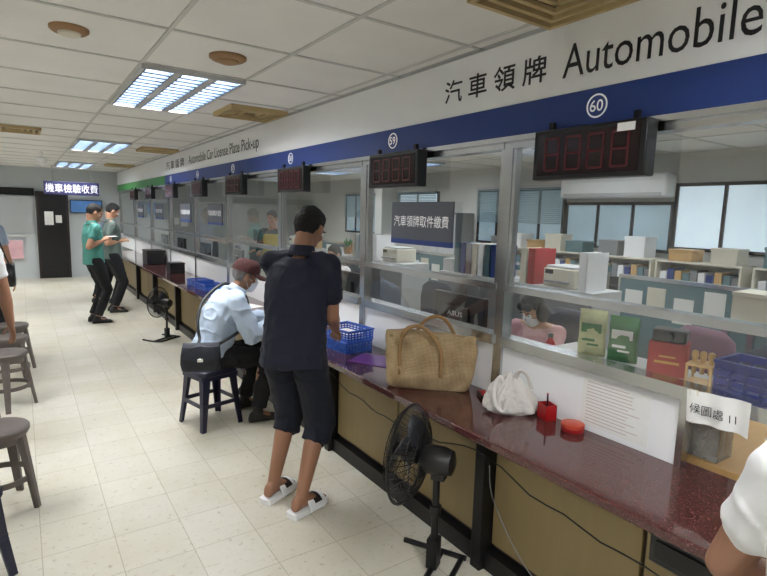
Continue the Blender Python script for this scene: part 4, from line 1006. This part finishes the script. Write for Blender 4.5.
# back wall windows, blinds, air conditioner, tall cabinets
wn=20
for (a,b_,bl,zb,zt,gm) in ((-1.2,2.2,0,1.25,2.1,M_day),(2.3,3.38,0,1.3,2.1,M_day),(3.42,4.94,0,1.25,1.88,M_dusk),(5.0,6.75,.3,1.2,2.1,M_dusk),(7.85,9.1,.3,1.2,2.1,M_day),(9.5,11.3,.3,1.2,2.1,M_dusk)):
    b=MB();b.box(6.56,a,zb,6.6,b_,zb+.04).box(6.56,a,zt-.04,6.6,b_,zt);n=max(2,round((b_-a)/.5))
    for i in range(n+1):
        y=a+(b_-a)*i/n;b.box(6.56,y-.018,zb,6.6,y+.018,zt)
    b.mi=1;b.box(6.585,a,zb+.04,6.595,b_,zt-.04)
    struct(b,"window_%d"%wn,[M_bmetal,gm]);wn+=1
    if bl:
        t=thing("window_blind","grey-blue horizontal blind half lowered over the office window","blind",(6.52,(a+b_)/2,1.55),0,"office window blinds")
        b=MB();L_=(b_-a)
        for i in range(18):b.cb((0,0,.02+i*.03),(.025,L_,.004),Matrix.Rotation(.5,3,'Y'))
        part(b,"slats",t,M_blind,smooth=None);part(MB().cb((0,0,.57),(.04,L_,.04)),"head_rail",t,M_lgrey)
def aircon(y):
    t=thing("wall_air_conditioner","white split air conditioner mounted high on the office wall","air conditioner",(6.47,y,1.93),0,"wall air conditioners")
    part(MB().box(-.11,-.76,0,.12,.76,.29),"housing",t,M_white,bev=.03);part(MB().box(-.115,-.70,.02,-.10,.70,.06),"louvre",t,M_lgrey,bev=.003)
aircon(4.16)
tc=thing("tall_cabinet","tall grey metal cupboard against the office wall","cupboard",(6.35,7.3,0),0,"tall office cupboards")
part(MB().box(-.2,-.45,0,.22,.45,1.7),"body",tc,M_grey,bev=.004)
for y in (-.44,.01):part(MB().box(-.215,y,.05,-.2,y+.43,1.67).box(-.225,y+.2,.9,-.215,y+.22,1.02),"door",tc,M_lgrey,smooth=None)
struct(MB().box(6.2,9.2,0,6.6,9.45,CZ),"wall_column",M_wall)
pl=thing("potted_plant","small potted plant on a grey filing cabinet","plant",(3.85,6.55,1.061))
part(MB().rev((0,0,0),(0,0,1),[(0,.05),(.1,.07),(.1,.062),(.02,.045)],20),"pot",pl,M_brown)
b=MB();random.seed(4)
for i in range(26):
    a_=random.uniform(0,6.28);tl=random.uniform(.1,.22);o=V((0,0,.08));d_=V((math.cos(a_)*.6,math.sin(a_)*.6,1)).normalized();s_=V((-math.sin(a_),math.cos(a_),0))*.018
    b.add([o,o+d_*tl*.5+s_,o+d_*tl+V((0,0,-.02)),o+d_*tl*.5-s_],[(0,1,2,3)])
part(b,"foliage",pl,M_grn,smooth=None)
bpy.data.scenes.remove(TS)
# ---------------------------------------------------------------- lighting
w=bpy.data.worlds.new("world");S.world=w;w.use_nodes=True;w.node_tree.nodes["Background"].inputs[0].default_value=(.8,.88,1,1);w.node_tree.nodes["Background"].inputs[1].default_value=.5
S.view_settings.view_transform='Standard';S.view_settings.exposure=.32
